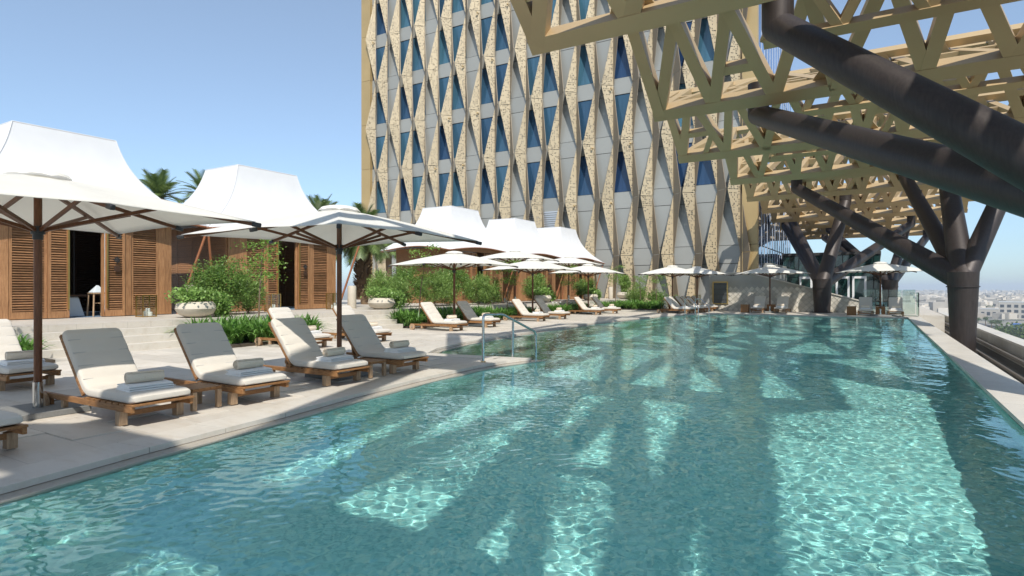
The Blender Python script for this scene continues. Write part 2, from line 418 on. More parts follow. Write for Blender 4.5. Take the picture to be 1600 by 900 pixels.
deck = struct(sheet('deck', outer, [DECKHOLE], 0., M['deck'], [(DECKHOLE, -.045), (outer, -1.0)]))
# wet rim between deck and water
g = G(); n = len(POOL)
for i in range(n):
    (a, b), (c, d) = POOL[i - 1], POOL[i]; (e, f), (h, k) = DECKHOLE[i - 1], DECKHOLE[i]
    g.add([(a, b, -.05), (c, d, -.05), (h, k, -.045), (e, f, -.045)], [(0, 1, 2, 3)])
    g.add([(a, b, -.05), (c, d, -.05), (c, d, -1.4), (a, b, -1.4)], [(0, 1, 2, 3)])
rim = struct(build(g, 'pool_rim', M['rim']))
# basin
g = G().add([(-13, .5, -1.35), (1.7, .5, -1.35), (1.7, 39.6, -1.35), (-13, 39.6, -1.35)], [(0, 1, 2, 3)])
basin = struct(build(g, 'pool_floor', M['mosaic'])); basin.cycles.is_caustics_receiver = True
g = G()
for i in range(n):
    (a, b), (c, d) = POOL[i - 1], POOL[i]
    mx, my = (a + c) / 2, (b + d) / 2; e = Vector((c - a, d - b)).normalized(); o = Vector((e.y, -e.x)) * .006 * (1 if sgn > 0 else -1)
    g.add([(a + o.x, b + o.y, -.12), (c + o.x, d + o.y, -.12), (c + o.x, d + o.y, -1.35), (a + o.x, b + o.y, -1.35)], [(0, 1, 2, 3)])
bw = struct(build(g, 'pool_wall', M['mosaic'])); bw.cycles.is_caustics_receiver = True
# steps in the inlet
steps = [([(-7.3, 12.0), (-9.35, 11.75), (-10.2, 14.5), (-10.7, 19.7), (-10.95, 25), (-9.9, 25), (-9.4, 19.7), (-8.9, 16.0), (-7.4, 13.6)], -.16),
         ([(-6.5, 12.15), (-7.4, 12.0), (-7.45, 13.6), (-8.95, 16.0), (-9.5, 19.7), (-9.0, 19.7), (-8.3, 15.8), (-6.8, 13.6)], -.42),
         ([(-6.35, 12.2), (-6.75, 12.15), (-6.9, 13.6), (-8.4, 15.8), (-9.1, 19.7), (-8.5, 19.7), (-7.7, 15.5), (-6.2, 13.4)], -.75)]
for P, z in steps:
    g = G(); k = len(P); g.add([(x, y, z) for x, y in P] + [(x, y, -1.34) for x, y in P], [tuple(range(k))] + [(i - 1, i, i + k, (i - 1) % k + k) if i else (k - 1, 0, k, 2 * k - 1) for i in range(k)])
    o = struct(build(g, 'pool_step', M['shelf'])); o.cycles.is_caustics_receiver = True

# water: real small waves
def water():
    xs = np.linspace(-12.6, 1.498, 600); ys = .5 + 38.9 * np.linspace(0, 1, 1150) ** 1.6
    X, Y = np.meshgrid(xs, ys); Z = np.zeros_like(X); rg = np.random.default_rng(4)
    def band(n, l0, l1, amp, a0, spread):
        nonlocal Z
        for _ in range(n):
            lam = l0 * (l1 / l0) ** rg.random(); a = a0 + rg.normal() * spread
            ph = rg.random() * 6.28
            Z += amp * lam / math.sqrt(n) * np.sin((X * math.cos(a) + Y * math.sin(a)) * 2 * math.pi / lam + ph)
    band(26, .9, 3.0, .0030, .9, .9)
    Z2 = Z.copy(); Z[:] = 0
    band(60, .075, .20, .0105, .7, 1.1); band(30, .25, .7, .0042, .7, 1.1)
    patch = .55 + .45 * np.sin(X * .9 + 1.3 * np.sin(Y * .35)) * np.sin(Y * .55 + .8 * np.sin(X * .7))
    Z = Z * (.5 + .6 * patch) + Z2
    for cx, cy, amp in ((-2.3, 5.0, .003), (-3.9, 4.9, .004), (-3.2, 8.4, .003)):
        r = np.hypot(X - cx, Y - cy); Z += amp * np.sin(r * 2 * math.pi / .17) * np.exp(-r * 1.5)
    V = np.stack([X, Y, Z + WZ], -1).reshape(-1, 3); ny, nx = X.shape
    i = np.arange((ny - 1) * (nx - 1)); r = i // (nx - 1); c = i % (nx - 1); a = r * nx + c
    F = np.stack([a, a + 1, a + nx + 1, a + nx], -1)
    o = struct(link('pool_water', np_mesh('pool_water', V, F, M['water'], True))); o.cycles.is_caustics_caster = True
water()

# pavers on the near deck, coping stones on both sides
PV = offset_poly(POOL, sgn * .68)
BEDS = []
pm = G().box((0, 0, .004), (1.192, .592, .016)).mesh('paver', M['paver'])
cnt = 0
cand = []
for i in range(-14, 1):
    for j in range(0, 44):
        x = -5.4 + i * 1.2 + (0 if j % 2 else .6); y = .3 + j * .6
        if x < -15.2: continue
        pts = [(x + a, y + b) for a in (-.6, 0, .6) for b in (-.3, .3)]
        if any(inpoly(px, py, PV) for px, py in pts) or any(px > -5.9 for px, _ in pts): continue
        fw = -x * .518 * -1; d = .855 * y - .518 * x; cand.append((d, x, y))
cand = [c for c in cand if abs((.855 * c[1] + .518 * c[2]) / max(.1, c[0])) < 1.0 or True]
cand.sort()
for d, x, y in cand:
    lat = .855 * x + .518 * y
    if abs(lat / d) > .93 or d < 1: continue
    o = link('paver', pm, deck, (x, y, rnd.uniform(-.0015, .0015))); cnt += 1
    if cnt >= 300: break
def strip_stones(poly, d0, d1, name, mat, top, thick, seglen, pick):
    A = offset_poly(poly, sgn * d0); B = offset_poly(poly, sgn * d1)
    for i in range(len(poly)):
        if not pick(i): continue
        a0, a1, b0, b1 = (Vector(p) for p in (A[i - 1], A[i], B[i - 1], B[i]))
        L = (a1 - a0).length; k = max(1, round(L / seglen))
        for j in range(k):
            t0 = j / k + .004 / L; t1 = (j + 1) / k - .004 / L
            q = [a0.lerp(a1, t0), a0.lerp(a1, t1), b0.lerp(b1, t1), b0.lerp(b1, t0)]
            g = G().add([(p.x, p.y, top - thick) for p in q] + [(p.x, p.y, top) for p in q],
                        [(0, 1, 5, 4), (1, 2, 6, 5), (2, 3, 7, 6), (3, 0, 4, 7), (4, 5, 6, 7), (3, 2, 1, 0)])
            build(g, name, mat, deck)
NP = len(POOL)
strip_stones(POOL, .17, .66, 'coping_stone', M['coping'], .014, .055, 1.15, lambda i: 0 < i < NP - 2)
for i in range(34):
    y = -1.4 + i * 1.2
    cs = G().b2((1.47, y + .004, -.045), (2.07, y + 1.196, .013)); build(cs, 'coping_stone', M['coping'], deck)

# right-hand drop: gutter floor, rails, parapet, podium
struct(build(G().b2((-60, -14, -45), (4.6, 80, -1.42)), 'podium', M['parapet']))
gut = struct(build(G().b2((2.06, -14, -1.419), (4.2, 80, -1.05)), 'service_gutter', M['gutter']))
t = thing('pipe_rails', 'dark pipe rails running along the gutter outside the pool edge', 'railing', (3.2, 10, -1.05))
for x, z in ((3.75, -.62), (3.95, -.78), (3.5, -.95)):
    build(G().tube([(x, -10, z), (x, 60, z)], .055, 8), 'rail', M['rail_grey'], t, 40, True)
t = thing('parapet_wall', 'low cream stone parapet beyond the right edge of the pool', 'wall', (4.42, 20, -1.05))
for k in range(36):
    y = -6 + k * 1.8
    build(G().b2((4.2, y + .01, -1.2), (4.62, y + 1.79, -.40)), 'stone_block', M['parapet'], t, world=True)
    build(G().b2((4.16, y + .005, -.40), (4.70, y + 1.795, -.32)), 'capping_stone', M['coping'], t, world=True)

# ================================================================== TOWER
FY = 50.; PITCH = 1.771; X0 = -48.1; HH = 5.0
tw = thing('hotel_tower', 'tall hotel tower clad in zigzag perforated bronze fins over blue windows', 'tower', (-29, FY, 0))
build(G().b2((-50.1, FY + .15, -.5), (-8.0, FY + 22, 48)), 'core', M['core'], tw, world=True)
def col_x(i): return X0 + PITCH * i
def waist(k): return 4.4 + HH * (k)      # k=-1.. levels
def plate(pts, th=.045):
    a, b, c, d = (Vector(p) for p in pts); nn = (b - a).cross(d - a).normalized() * th
    v = [a, b, c, d] + [p + nn for p in (a, b, c, d)]
    return G().add(v, [(3, 2, 1, 0), (4, 5, 6, 7), (0, 1, 5, 4), (1, 2, 6, 5), (2, 3, 7, 6), (3, 0, 4, 7)])
FOLD = -.12; Lw = (-.84, -.86); Rw = (.84, -.90); tn = .02
def wing(w, wide_bottom):
    nar = (w[0] * tn, FOLD + (w[1] - FOLD) * tn); wb, wt = (w, nar) if wide_bottom else (nar, w)
    z0, z1 = .02, HH - .02
    return plate([(0, FOLD, z0), (wb[0], wb[1], z0), (wt[0], wt[1], z1), (0, FOLD, z1)])
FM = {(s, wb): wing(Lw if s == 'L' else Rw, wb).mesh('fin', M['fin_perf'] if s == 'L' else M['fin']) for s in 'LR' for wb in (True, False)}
lampm = G().lathe([(0, .09), (.06, .07), (.09, 0), (.06, -.07), (0, -.09)], 10).tube([(0, 0, 0), (0, .35, .02)], .03, 6).mesh('spot_lamp', M['bronze'], 50)
collar = G().box((0, 0, 0), (.78, .05, .05)).mesh('fin_collar', M['bronze'])
for i in range(23):
    for k in range(-1, 8):
        z = waist(k)
        # even columns: left wing wide at odd-numbered waists
        wideA_bottom = ((k % 2 == 1) == (i % 2 == 0))
        link('perforated_fin', FM[('L', wideA_bottom)], tw, (col_x(i), FY, z), world=True)
        link('solid_fin', FM[('R', not wideA_bottom)], tw, (col_x(i), FY, z), world=True)
        if wideA_bottom and (i * 7 + k * 3) % 5 < 2 and k >= 0:
            link('spot_lamp', lampm, tw, (col_x(i) - .1, FY - .5, z - .35), world=True)
GREY = {1, 4, 7, 10, 13, 15, 17, 18, 21}
xl = [-48.75] + [col_x(i) for i in range(23)] + [-9.0]
for j in range(24):
    a, b = xl[j], xl[j + 1]; bay = j - 1; wdt = b - a
    if wdt < .3: continue
    sp = G().box((0, 0, 0), (wdt - .03, .06, 1.42)).mesh('spandrel_panel', M['greypanel'])
    gp = G().box((0, 0, 0), (wdt - .03, .06, 3.5)).mesh('wall_panel', M['greypanel'])
    wp = G().box((0, 0, 0), (wdt - .06, .04, 3.5)).mesh('window_pane', M['blueglass'])
    for k in range(-1, 9):
        z = waist(k)
        link('spandrel_panel', sp, tw, ((a + b) / 2, FY + .03, z - .12), world=True)
        zc = z + 2.375
        low = zc < 10
        if bay in GREY or low or bay < 0 and k % 2: link('wall_panel', gp, tw, ((a + b) / 2, FY + .04, zc), world=True)
        else: link('window_pane', wp, tw, ((a + b) / 2, FY + .08, zc), world=True)
for bay in (9, 11, 12):   # louvred plant openings
    g = G(); a = col_x(bay)
    for q in range(15): g.box((a + PITCH / 2, FY - .01, 5.9 + q * .2), (PITCH - .2, .05, .12))
    build(g, 'louvre_grille', M['mullion'], tw, world=True, stuff=True)
for q in range(10):
    z = q * 5.0
    build(G().b2((-50.1, FY - .35, z + .015), (-48.75, FY + .16, z + 4.985)), 'corner_cladding', M['bronze'], tw, world=True)
    build(G().b2((-9.0, FY - .35, z + .015), (-7.85, FY + .16, z + 4.985)), 'corner_cladding', M['bronze'], tw, world=True)
for j in range(14):
    y = FY + .3 + j * 1.5
    pn = G().box((0, 0, 0), (.06, 1.42, 4.9)).mesh('side_pane', M['sideglass'])
    for q in range(9): link('side_pane', pn, tw, (-7.93, y + .75, q * 5 + 2.5), world=True)
    build(G().b2((-7.98, y - .05, 0), (-7.87, y + .03, 45)), 'mullion', M['mullion'], tw, world=True)

# ================================================================== GLASS PAVILION, STONE WALL
pv = thing('glass_pavilion', 'low dark green glass pavilion with white framed doors behind the sloping wall', 'building', (-3.5, 62, 0))
build(G().b2((-7.6, 62.1, 0), (.3, 74, 4.6)), 'interior_block', M['core'], pv, world=True)
build(G().b2((-7.65, 61.9, 4.6), (.36, 74.1, 4.85)), 'roof_slab', M['core'], pv, world=True)
xs = [-7.6, -6.2, -5.0, -3.8, -2.6, -1.4, -.2, .3]
for a, b in zip(xs, xs[1:]):
    build(G().b2((a + .03, 62.0, 2.6), (b - .03, 62.05, 4.55)), 'glass_pane', M['greenglass'], pv, world=True)
    build(G().b2((a + .03, 62.0, .02), (b - .03, 62.05, 2.55)), 'glass_pane', M['greenglass'], pv, world=True)
for cx in (-5.6, -2.6, -1.3):
    f = G()
    f.b2((cx - .55, 61.86, 0), (cx - .38, 61.98, 2.65)).b2((cx + .38, 61.86, 0), (cx + .55, 61.98, 2.65)).b2((cx - .379, 61.861, 2.45), (cx + .379, 61.979, 2.649))
    d = build(f, 'door', M['white_frame'], pv, world=True)
    build(G().b2((cx - .38, 61.9, .1), (cx + .38, 61.94, 2.44)), 'door_pane', M['greenglass'], d, world=False).location = -wloc(d) 
sw = thing('stone_wall', 'long stone wall with diamond tiles sloping down to the right behind the pool', 'wall', (-5.6, 44.5, 0))
def topz(x): return 2.62 if x < -7.6 else 2.62 + (x + 7.6) * (.72 - 2.62) / (-.8 + 7.6)
g = G(); P = [(-10.3, 0), (-.8, 0), (-.8, topz(-.8)), (-7.6, 2.62), (-10.3, 2.62)]
g.add([(x, 44.56, z) for x, z in P] + [(x, 44.9, z) for x, z in P], [(4, 3, 2, 1, 0)[::-1], (5, 6, 7, 8, 9)[::-1]] + [(i - 1 if i else 4, i, i + 5, (i - 1 if i else 4) + 5) for i in range(5)])
build(g, 'wall_core', M['wallbed'], sw, world=True)
cap = G().bar((-7.62, 44.7, 2.66), (-.78, 44.7, topz(-.78) + .04), .46, .07); build(cap, 'wall_capping', M['coping'], sw, world=True)
build(G().b2((-10.34, 44.47, 2.626), (-7.63, 44.93, 2.70)), 'wall_capping', M['coping'], sw, world=True)
s = .36
def clip_poly(P, f):
    out = []
    for i in range(len(P)):
        a, b = P[i - 1], P[i]; fa, fb = f(a), f(b)
        if (fa >= 0) != (fb >= 0):
            t_ = fa / (fa - fb); out.append((a[0] + (b[0] - a[0]) * t_, a[1] + (b[1] - a[1]) * t_))
        if fb >= 0: out.append(b)
    return out
ntile = 0
for i in range(-2, 30):
    for j in range(-1, 9):
        cx = -10.3 + i * s + (s / 2 if j % 2 else 0) * 1; cz = j * s / 2 + .1
        q = s / 2 - .016
        P = [(cx - q, cz), (cx, cz - q), (cx + q, cz), (cx, cz + q)]
        for f in (lambda p: p[0] + 10.28, lambda p: -.82 - p[0], lambda p: p[1] - .01, lambda p: topz(p[0]) - .03 - p[1],
                  (lambda p: p[1] - 2.18 if -10.1 < cx < -9.0 and cz > 2.1 else (.38 - p[1] if (-10.1 < cx < -9.0 and cz < .4) else (-10.12 - p[0] if cx <= -10.1 else 1)))):
            P = clip_poly(P, f) if len(P) > 2 else P
        if len(P) < 3 or (-10.1 < cx < -9.0 and .4 < cz < 2.1): continue
        ar = abs(sum(P[k - 1][0] * P[k][1] - P[k][0] * P[k - 1][1] for k in range(len(P))) / 2)
        if ar < .012 or ntile >= 300: continue
        k = len(P); dy = rnd.uniform(0, .008)
        g = G().add([(x, 44.535 - dy, z) for x, z in P] + [(x, 44.565, z) for x, z in P], [tuple(range(k))] + [((a - 1) % k, a, a + k, (a - 1) % k + k) for a in range(k)])
        build(g, 'wall_tile', M['walltile'], sw, world=True); ntile += 1
f = G(); a, b, c, d = -10.08, -9.02, .44, 2.06
f.b2((a, 44.48, c), (a + .07, 44.56, d)).b2((b - .07, 44.48, c), (b, 44.56, d)).b2((a + .071, 44.481, c), (b - .071, 44.559, c + .07)).b2((a + .071, 44.481, d - .07), (b - .071, 44.559, d))
wf = build(f, 'window_frame', M['brass'], sw, world=True)
pn = build(G().b2((a + .06, 44.5, c + .06), (b - .06, 44.54, d - .06)), 'window_pane', M['screen'], wf); pn.location = -wloc(wf)
for q in range(4):
    z = .75 + q * .36; l = build(G().b2((a + .07, 44.485, z), (b - .07, 44.499, z + .03)), 'louvre', M['core'], wf); l.location = -wloc(wf)
build(G().b2((-7.85, 52, 0), (-7.2, 61.8, 3.6)), 'concrete_wall', M['greypanel']).update_tag()
tag(bpy.data.objects['concrete_wall'], 'grey concrete wall between the tower side and the glass pavilion', 'wall')
# glass balustrade at the right end
t = thing('glass_balustrade', 'green tinted glass balustrade at the right end of the pool deck', 'balustrade', (1.5, 42.5, 0))
for k in range(4): build(G().b2((-.7 + k * .68, 43.0, .05), (-.06 + k * .68, 43.02, 1.5)), 'glass_panel', M['balglass'], t, world=True)
for k in range(3): build(G().b2((2.02, 40.4 + k * .85, .03), (2.04, 41.22 + k * .85, 1.35)), 'glass_panel', M['greenglass'] if k == 0 else M['balglass'], t, world=True)

# ================================================================== LATTICE CANOPY
CZ = 7.5; PH = 2.1; DY = 2.2
lc = thing('lattice_canopy', 'huge bronze lattice canopy spreading over the right half of the pool', 'canopy', (-.6, 30, CZ))
rr = random.Random(11)
def member(a, b, wdt, th, up, name, k):
    a = Vector(a); b = Vector(b); o = Vector(up) * ((k % 7) * .004)
    build(G().bar(a + o, b + o, wdt, th - .006 * (k % 3), up), name, M['lattice'], lc, world=True)
rows = [12.7 + 7.2 * k for k in range(-4, 10)]
LEFT = {4: -6.9, 5: -6.2, 6: -7.4, 7: -6.6, 8: -7.0, 9: -7.2, 10: -7.5, 11: -8.0, 12: -9, 13: -9}
BN = []; TN = []
for r, y in enumerate(rows):
    xl_ = LEFT.get(r, -3.4); xr_ = 4.2 if r < 4 else 4.4 if r < 5 else 5.6  # near rows are out of view, edges and gaps shaped for the sunlight below
    if r == 6: xr_ = 6.1
    sp = 1.45 if r < 4 else 2.3 if r < 5 else 1.95 if r == 5 else 1.6
    xs = [xl_]; x = xl_
    while x < xr_ - 1.5 * sp: x += (sp if r > 3 or x > -1.2 else 2.1) + rr.uniform(-.35, .35) * (1 if r > 3 else .8); xs.append(x)
    xs.append(xr_); BN.append([Vector((x, y, CZ)) for x in xs])
    xt = [xl_ - .15] + [(p + q) / 2 + rr.uniform(-.3, .3) for p, q in zip(xs, xs[1:])] + [xr_ + .1]
    TN.append([Vector((x, y - DY, CZ + PH)) for x in xt])
def web(A, B, up, wdt, th, name, k0, strut, skip=0.):
    i = j = 0; prs = [(0, 0)]; k = k0
    while i < len(A) - 1 or j < len(B) - 1:
        if j >= len(B) - 1 or (i < len(A) - 1 and A[i + 1].x < B[j + 1].x): i += 1
        else: j += 1
        prs.append((i, j))
    for i, j in prs: k += 1; member(A[i], B[j], wdt, th, up, name, k)
    for (i, j), (i2, j2) in zip(prs, prs[1:]):
        if rr.random() < strut:
            u = rr.choice((.38, .5, .62)); k += 1
            p1 = A[i].lerp(B[j], u); p2 = A[i2].lerp(B[j2], u); member(p1, p2, wdt * .75, th * .85, up, 'cross_strut', k)
            if rr.random() < .45:
                k += 1; e = A[i].lerp(A[i2], .5) if j == j2 else None
                if i == i2: e = B[j].lerp(B[j2], .5)
                if e is not None: member(p1 if rr.random() < .5 else p2, e, wdt * .7, th * .8, up, 'short_strut', k)
nS = Vector((0, -PH, -DY)).normalized()      # steep panels face down and towards the near end
for r in range(len(rows)):
    A, B = BN[r], TN[r]
    member(A[0] - Vector((.2, 0, 0)), A[-1] + Vector((.2, 0, 0)), .38, .46, nS, 'bottom_chord', 0)
    member(B[0] - Vector((.2, 0, 0)), B[-1] + Vector((.2, 0, 0)), .24, .36, nS, 'top_chord', 0)
    web(A, B, nS, .35 if r < 6 else .31, .42, 'steep_brace', r, .4 if r < 6 else .75)
    if r + 1 < len(rows):
        thin = 1 if r < 7 else .82
        C_ = TN[r + 1]; d = (C_[0] - A[0]); d.x = 0; nR = Vector((0, -d.z, d.y)).normalized()
        web(A, C_, nR, (.32 if r < 6 else .25) if r > 3 else .37, .34, 'roof_brace', r + 3, (.5 if r < 6 else .2) if r > 3 else .15)
        P = A[0].lerp(C_[0], .5); Q = A[-1].lerp(C_[-1], .5)
        if r == 5: member(P, Q, .30, .3, nR, 'mid_chord', 5)
        if 4 <= r < 8:      # shallow secondary truss hung half way between two rows
            x0_ = (-2.2 if r < 6 else -4.6) + rr.uniform(-.4, .4); ym = A[0].y + 3.7; zb = CZ + .35; xe = A[-1].x
            k_ = int((xe - x0_) / 1.55); bb = [Vector((x0_ + (xe - x0_) * q / k_, ym, zb)) for q in range(k_ + 1)]
            tt = [Vector((x0_ + (xe - x0_) * (q + .5) / k_, ym - .75, zb + 1.35)) for q in range(k_)]
            member(bb[0], bb[-1], .24, .34, nS, 'secondary_chord', 1); member(tt[0], tt[-1], .24, .3, nS, 'secondary_chord', 2)
            for q in range(k_): member(bb[q], tt[q], .22, .3, nS, 'secondary_brace', q); member(tt[q], bb[q + 1], .22, .3, nS, 'secondary_brace', q + 3)
# broad gusset plates where braces meet the lower chords
for r in range(4, len(rows)):
    for p in BN[r][1:-1]:
        if rr.random() < .5:
            up = (TN[r][0] - BN[r][0]); up.x = 0; up.normalize(); s_ = rr.uniform(.45, .8); c = p - nS * .17
            P = [c + Vector((-s_, 0, 0)), c + Vector((s_, 0, 0)), c + Vector((.12, 0, 0)) + up * .9, c + Vector((-.12, 0, 0)) + up * .9]
            g = G().add(P + [q - nS * .05 for q in P], [(3, 2, 1, 0), (4, 5, 6, 7), (0, 1, 5, 4), (1, 2, 6, 5), (2, 3, 7, 6), (3, 0, 4, 7)])
            build(g, 'gusset_plate', M['lattice'], lc, world=True)

# ================================================================== TREE COLUMNS
def column(label, base, zb, zf, r0, r1, branches):
    t = thing('tree_column', label, 'column', (base[0], base[1], zb), 0, 'branching steel columns under the lattice canopy')
    b = Vector((base[0], base[1], 0)); H = zf - zb
    build(G().tube([(0, 0, 0), (0, 0, H * .5), (0, 0, H - .02)], [r0, (r0 + r1) / 2, r1], 28), 'trunk', M['tube'], t, 40)
    o0 = Vector((base[0], base[1], zb))
    build(G().tube([(0, 0, H - .62), (0, 0, H - .57)], r1 * .985 + .022, 28), 'weld_collar', M['tube'], t, 40); build(G().tube([(0, 0, 0), (0, 0, .05)], r0 + .14, 28), 'base_plate', M['tube'], t, 40)
    for tip, ra, rb, stub in branches:
        tip = Vector(tip) - o0; st = Vector((0, 0, H - .35)); d = (tip - st).normalized()
        pts = [st + d * .05, st.lerp(tip, .33), st.lerp(tip, .66), tip]
        br = build(G().tube(pts, [ra, ra * .67 + rb * .33, ra * .33 + rb * .67, rb], 28), 'branch', M['tube'], t, 40)
        sp = G(); n = 20
        sp.lathe([(rb * math.sin(math.pi * q / 8) * 1.012, -rb * math.cos(math.pi * q / 8) * 1.012) for q in range(9)], 20, tip)
        sp.tube([tip, tip + Vector((0, 0, stub))], rb * 1.005, 24)
        build(sp, 'elbow', M['tube'], br, 50)
    return t
T = CZ - .05
column('nearest dark column, its two long arms crossing the top right over the pool', (3.05, 10.9), -1.05, 2.75, .40, .5,
       [((-1.81, 13.98, T - .25), .41, .32, 1.2), ((-3.27, 20.8, T - .25), .42, .32, 1.0), ((5.2, 8.4, T), .4, .3, .5), ((5.3, 14.0, T), .4, .3, .5)])
column('dark steel column rising from the right edge of the pool, forking into four arms', (2.95, 29.8), -1.05, 2.25, .40, .54,
       [((-3.87, 37.6, T - .2), .46, .30, .9), ((1.3, 38, T), .38, .3, .5), ((2.7, 34.0, T), .46, .34, .5), ((5.3, 33, T), .4, .32, .5)])
column('dark steel column standing in front of the sloping stone wall', (-3.0, 43.7), 0, 2.2, .47, .58,
       [((-7.1, 59.9, T - .2), .42, .34, .7), ((-6.2, 57.4, T - .2), .4, .34, .7), ((-1.8, 46.8, T), .46, .36, .6), ((2.5, 60.4, T - .5), .42, .3, .9)])
column('farthest dark steel column, beside the glass pavilion behind the right umbrella', (1.0, 61.0), 0, 2.3, .52, .62,
       [((-4.9, 75, T - .3), .44, .34, .7), ((4.5, 76, T - .5), .44, .36, .9), ((2.5, 70, T), .45, .36, .6), ((-3.9, 66, T - .2), .42, .34, .7)])

# ================================================================== CABANAS
PZ = .7
struct(build(G().b2((-34, -6, 0), (-17.05, 49.6, PZ)), 'cabana_platform', M['deck']))
for k, (y0, y1) in enumerate(((6.0, 9.7), (13.2, 18.2), (29.5, 31.2), (37, 38.6), (44.0, 45.8))):
    for q in range(3):
        struct(build(G().b2((-17.04, y0, 0), (-17.04 + .32 * (3 - q), y1, PZ * (q + 1) / 4 + .004 * q)), 'stone_step', M['coping']))
def louver_panel(parent, y0, y1, z0, z1, x, slat_mat, frame_mat, st=.07, gap=False, axis='y'):
    def P(s, d, z): return (x + d, s, z) if axis == 'y' else (s, x + d, z)
    def bx(g, s0, s1, d0, d1, za, zb):
        a, b = P(s0, d0, za), P(s1, d1, zb); g.b2(a, b)
    g = G(); bx(g, y0, y0 + st, -.03, .03, z0, z1); bx(g, y1 - st, y1, -.03, .03, z0, z1)
    bx(g, y0 + st, y1 - st, -.028, .028, z0, z0 + .2); bx(g, y0 + st, y1 - st, -.028, .028, z1 - .1, z1)
    fr = build(g, 'shutter_frame', frame_mat, parent, world=True)
    s_ = G(); n_ = int((z1 - z0 - .32) / .072)
    for q in range(n_):
        z = z0 + .22 + q * .072; L = (y1 - y0 - 2 * st) - .002; c = P((y0 + y1) / 2, 0, z + .03)
        if axis == 'y': m_ = Matrix.Rotation(R(38), 3, 'Y'); s_.box(c, (.062 if gap else .082, L, .012), m=m_)
        else: m_ = Matrix.Rotation(R(38), 3, 'X'); s_.box(c, (L, .082, .012), m=m_)
    if not gap: bx(s_, y0 + st, y1 - st, -.024, -.018, z0 + .2, z1 - .1)
    sl_ = build(s_, 'louvre_slats', slat_mat, parent, world=True, stuff=True)
    return fr
def tent(parent, cx, cy, tw_, tl, z_top, ew, el, z_e):
    N = 15; S = 12
    top = [(-tw_, -tl), (tw_, -tl), (tw_, tl), (-tw_, tl)]; ev = [(-ew, -el), (ew, -el), (ew, el), (-ew, el)]
    V = []; F = []; ring = 4 * S
    for q in range(N + 1):
        t_ = q / N; f = .30 * (1 - t_) + .70 * (1 - t_) ** 2.6
        for s4 in range(4):
            for k in range(S):
                u = k / S; a = s4; b = (s4 + 1) % 4
                tx = top[a][0] * (1 - u) + top[b][0] * u; ty = top[a][1] * (1 - u) + top[b][1] * u
                ex = ev[a][0] * (1 - u) + ev[b][0] * u; ey = ev[a][1] * (1 - u) + ev[b][1] * u
                bow = math.sin(math.pi * u); k_in = 1 - .07 * bow
                ex *= k_in; ey *= k_in
                z_edge = z_e + .30 * bow
                V.append((tx + (ex - tx) * f, ty + (ey - ty) * f, z_edge + (z_top - z_edge) * t_))
    for q in range(N):
        for k in range(ring): F.append((q * ring + k, q * ring + (k + 1) % ring, (q + 1) * ring + (k + 1) % ring, (q + 1) * ring + k))
    F.append(tuple(N * ring + k for k in range(ring)))
    g = G().add(V, F); me = g.mesh('tent_roof', M['tent'], 28); o = link('tent_roof', me, parent, (cx, cy, 0), world=True)
    md = o.modifiers.new('solid', 'SOLIDIFY'); md.thickness = .03
    e = [V[k] for k in range(ring)] + [V[0], V[1]]
    tr = G().tube([(x, y, z - .02) for x, y, z in e], .03, 6, False); rm = build(tr, 'eave_trim', M['copper'], o, 60)
    for s4 in range(4):
        P = [Vector(V[q * ring + s4 * S]) for q in range(N + 1)]; c_ = Vector((0, 0, 0))
        build(G().tube([p + Vector((p.x, p.y, 0)).normalized() * .012 for p in P], .014, 5, False), 'corner_seam', M['tent'], o, 60)
    P = [V[N * ring + s4 * S] for s4 in (0, 1, 2, 3, 0)]; build(G().tube(P, .018, 6, False), 'ridge_seam', M['tent'], o, 60)
    return o
CBX = -20.6
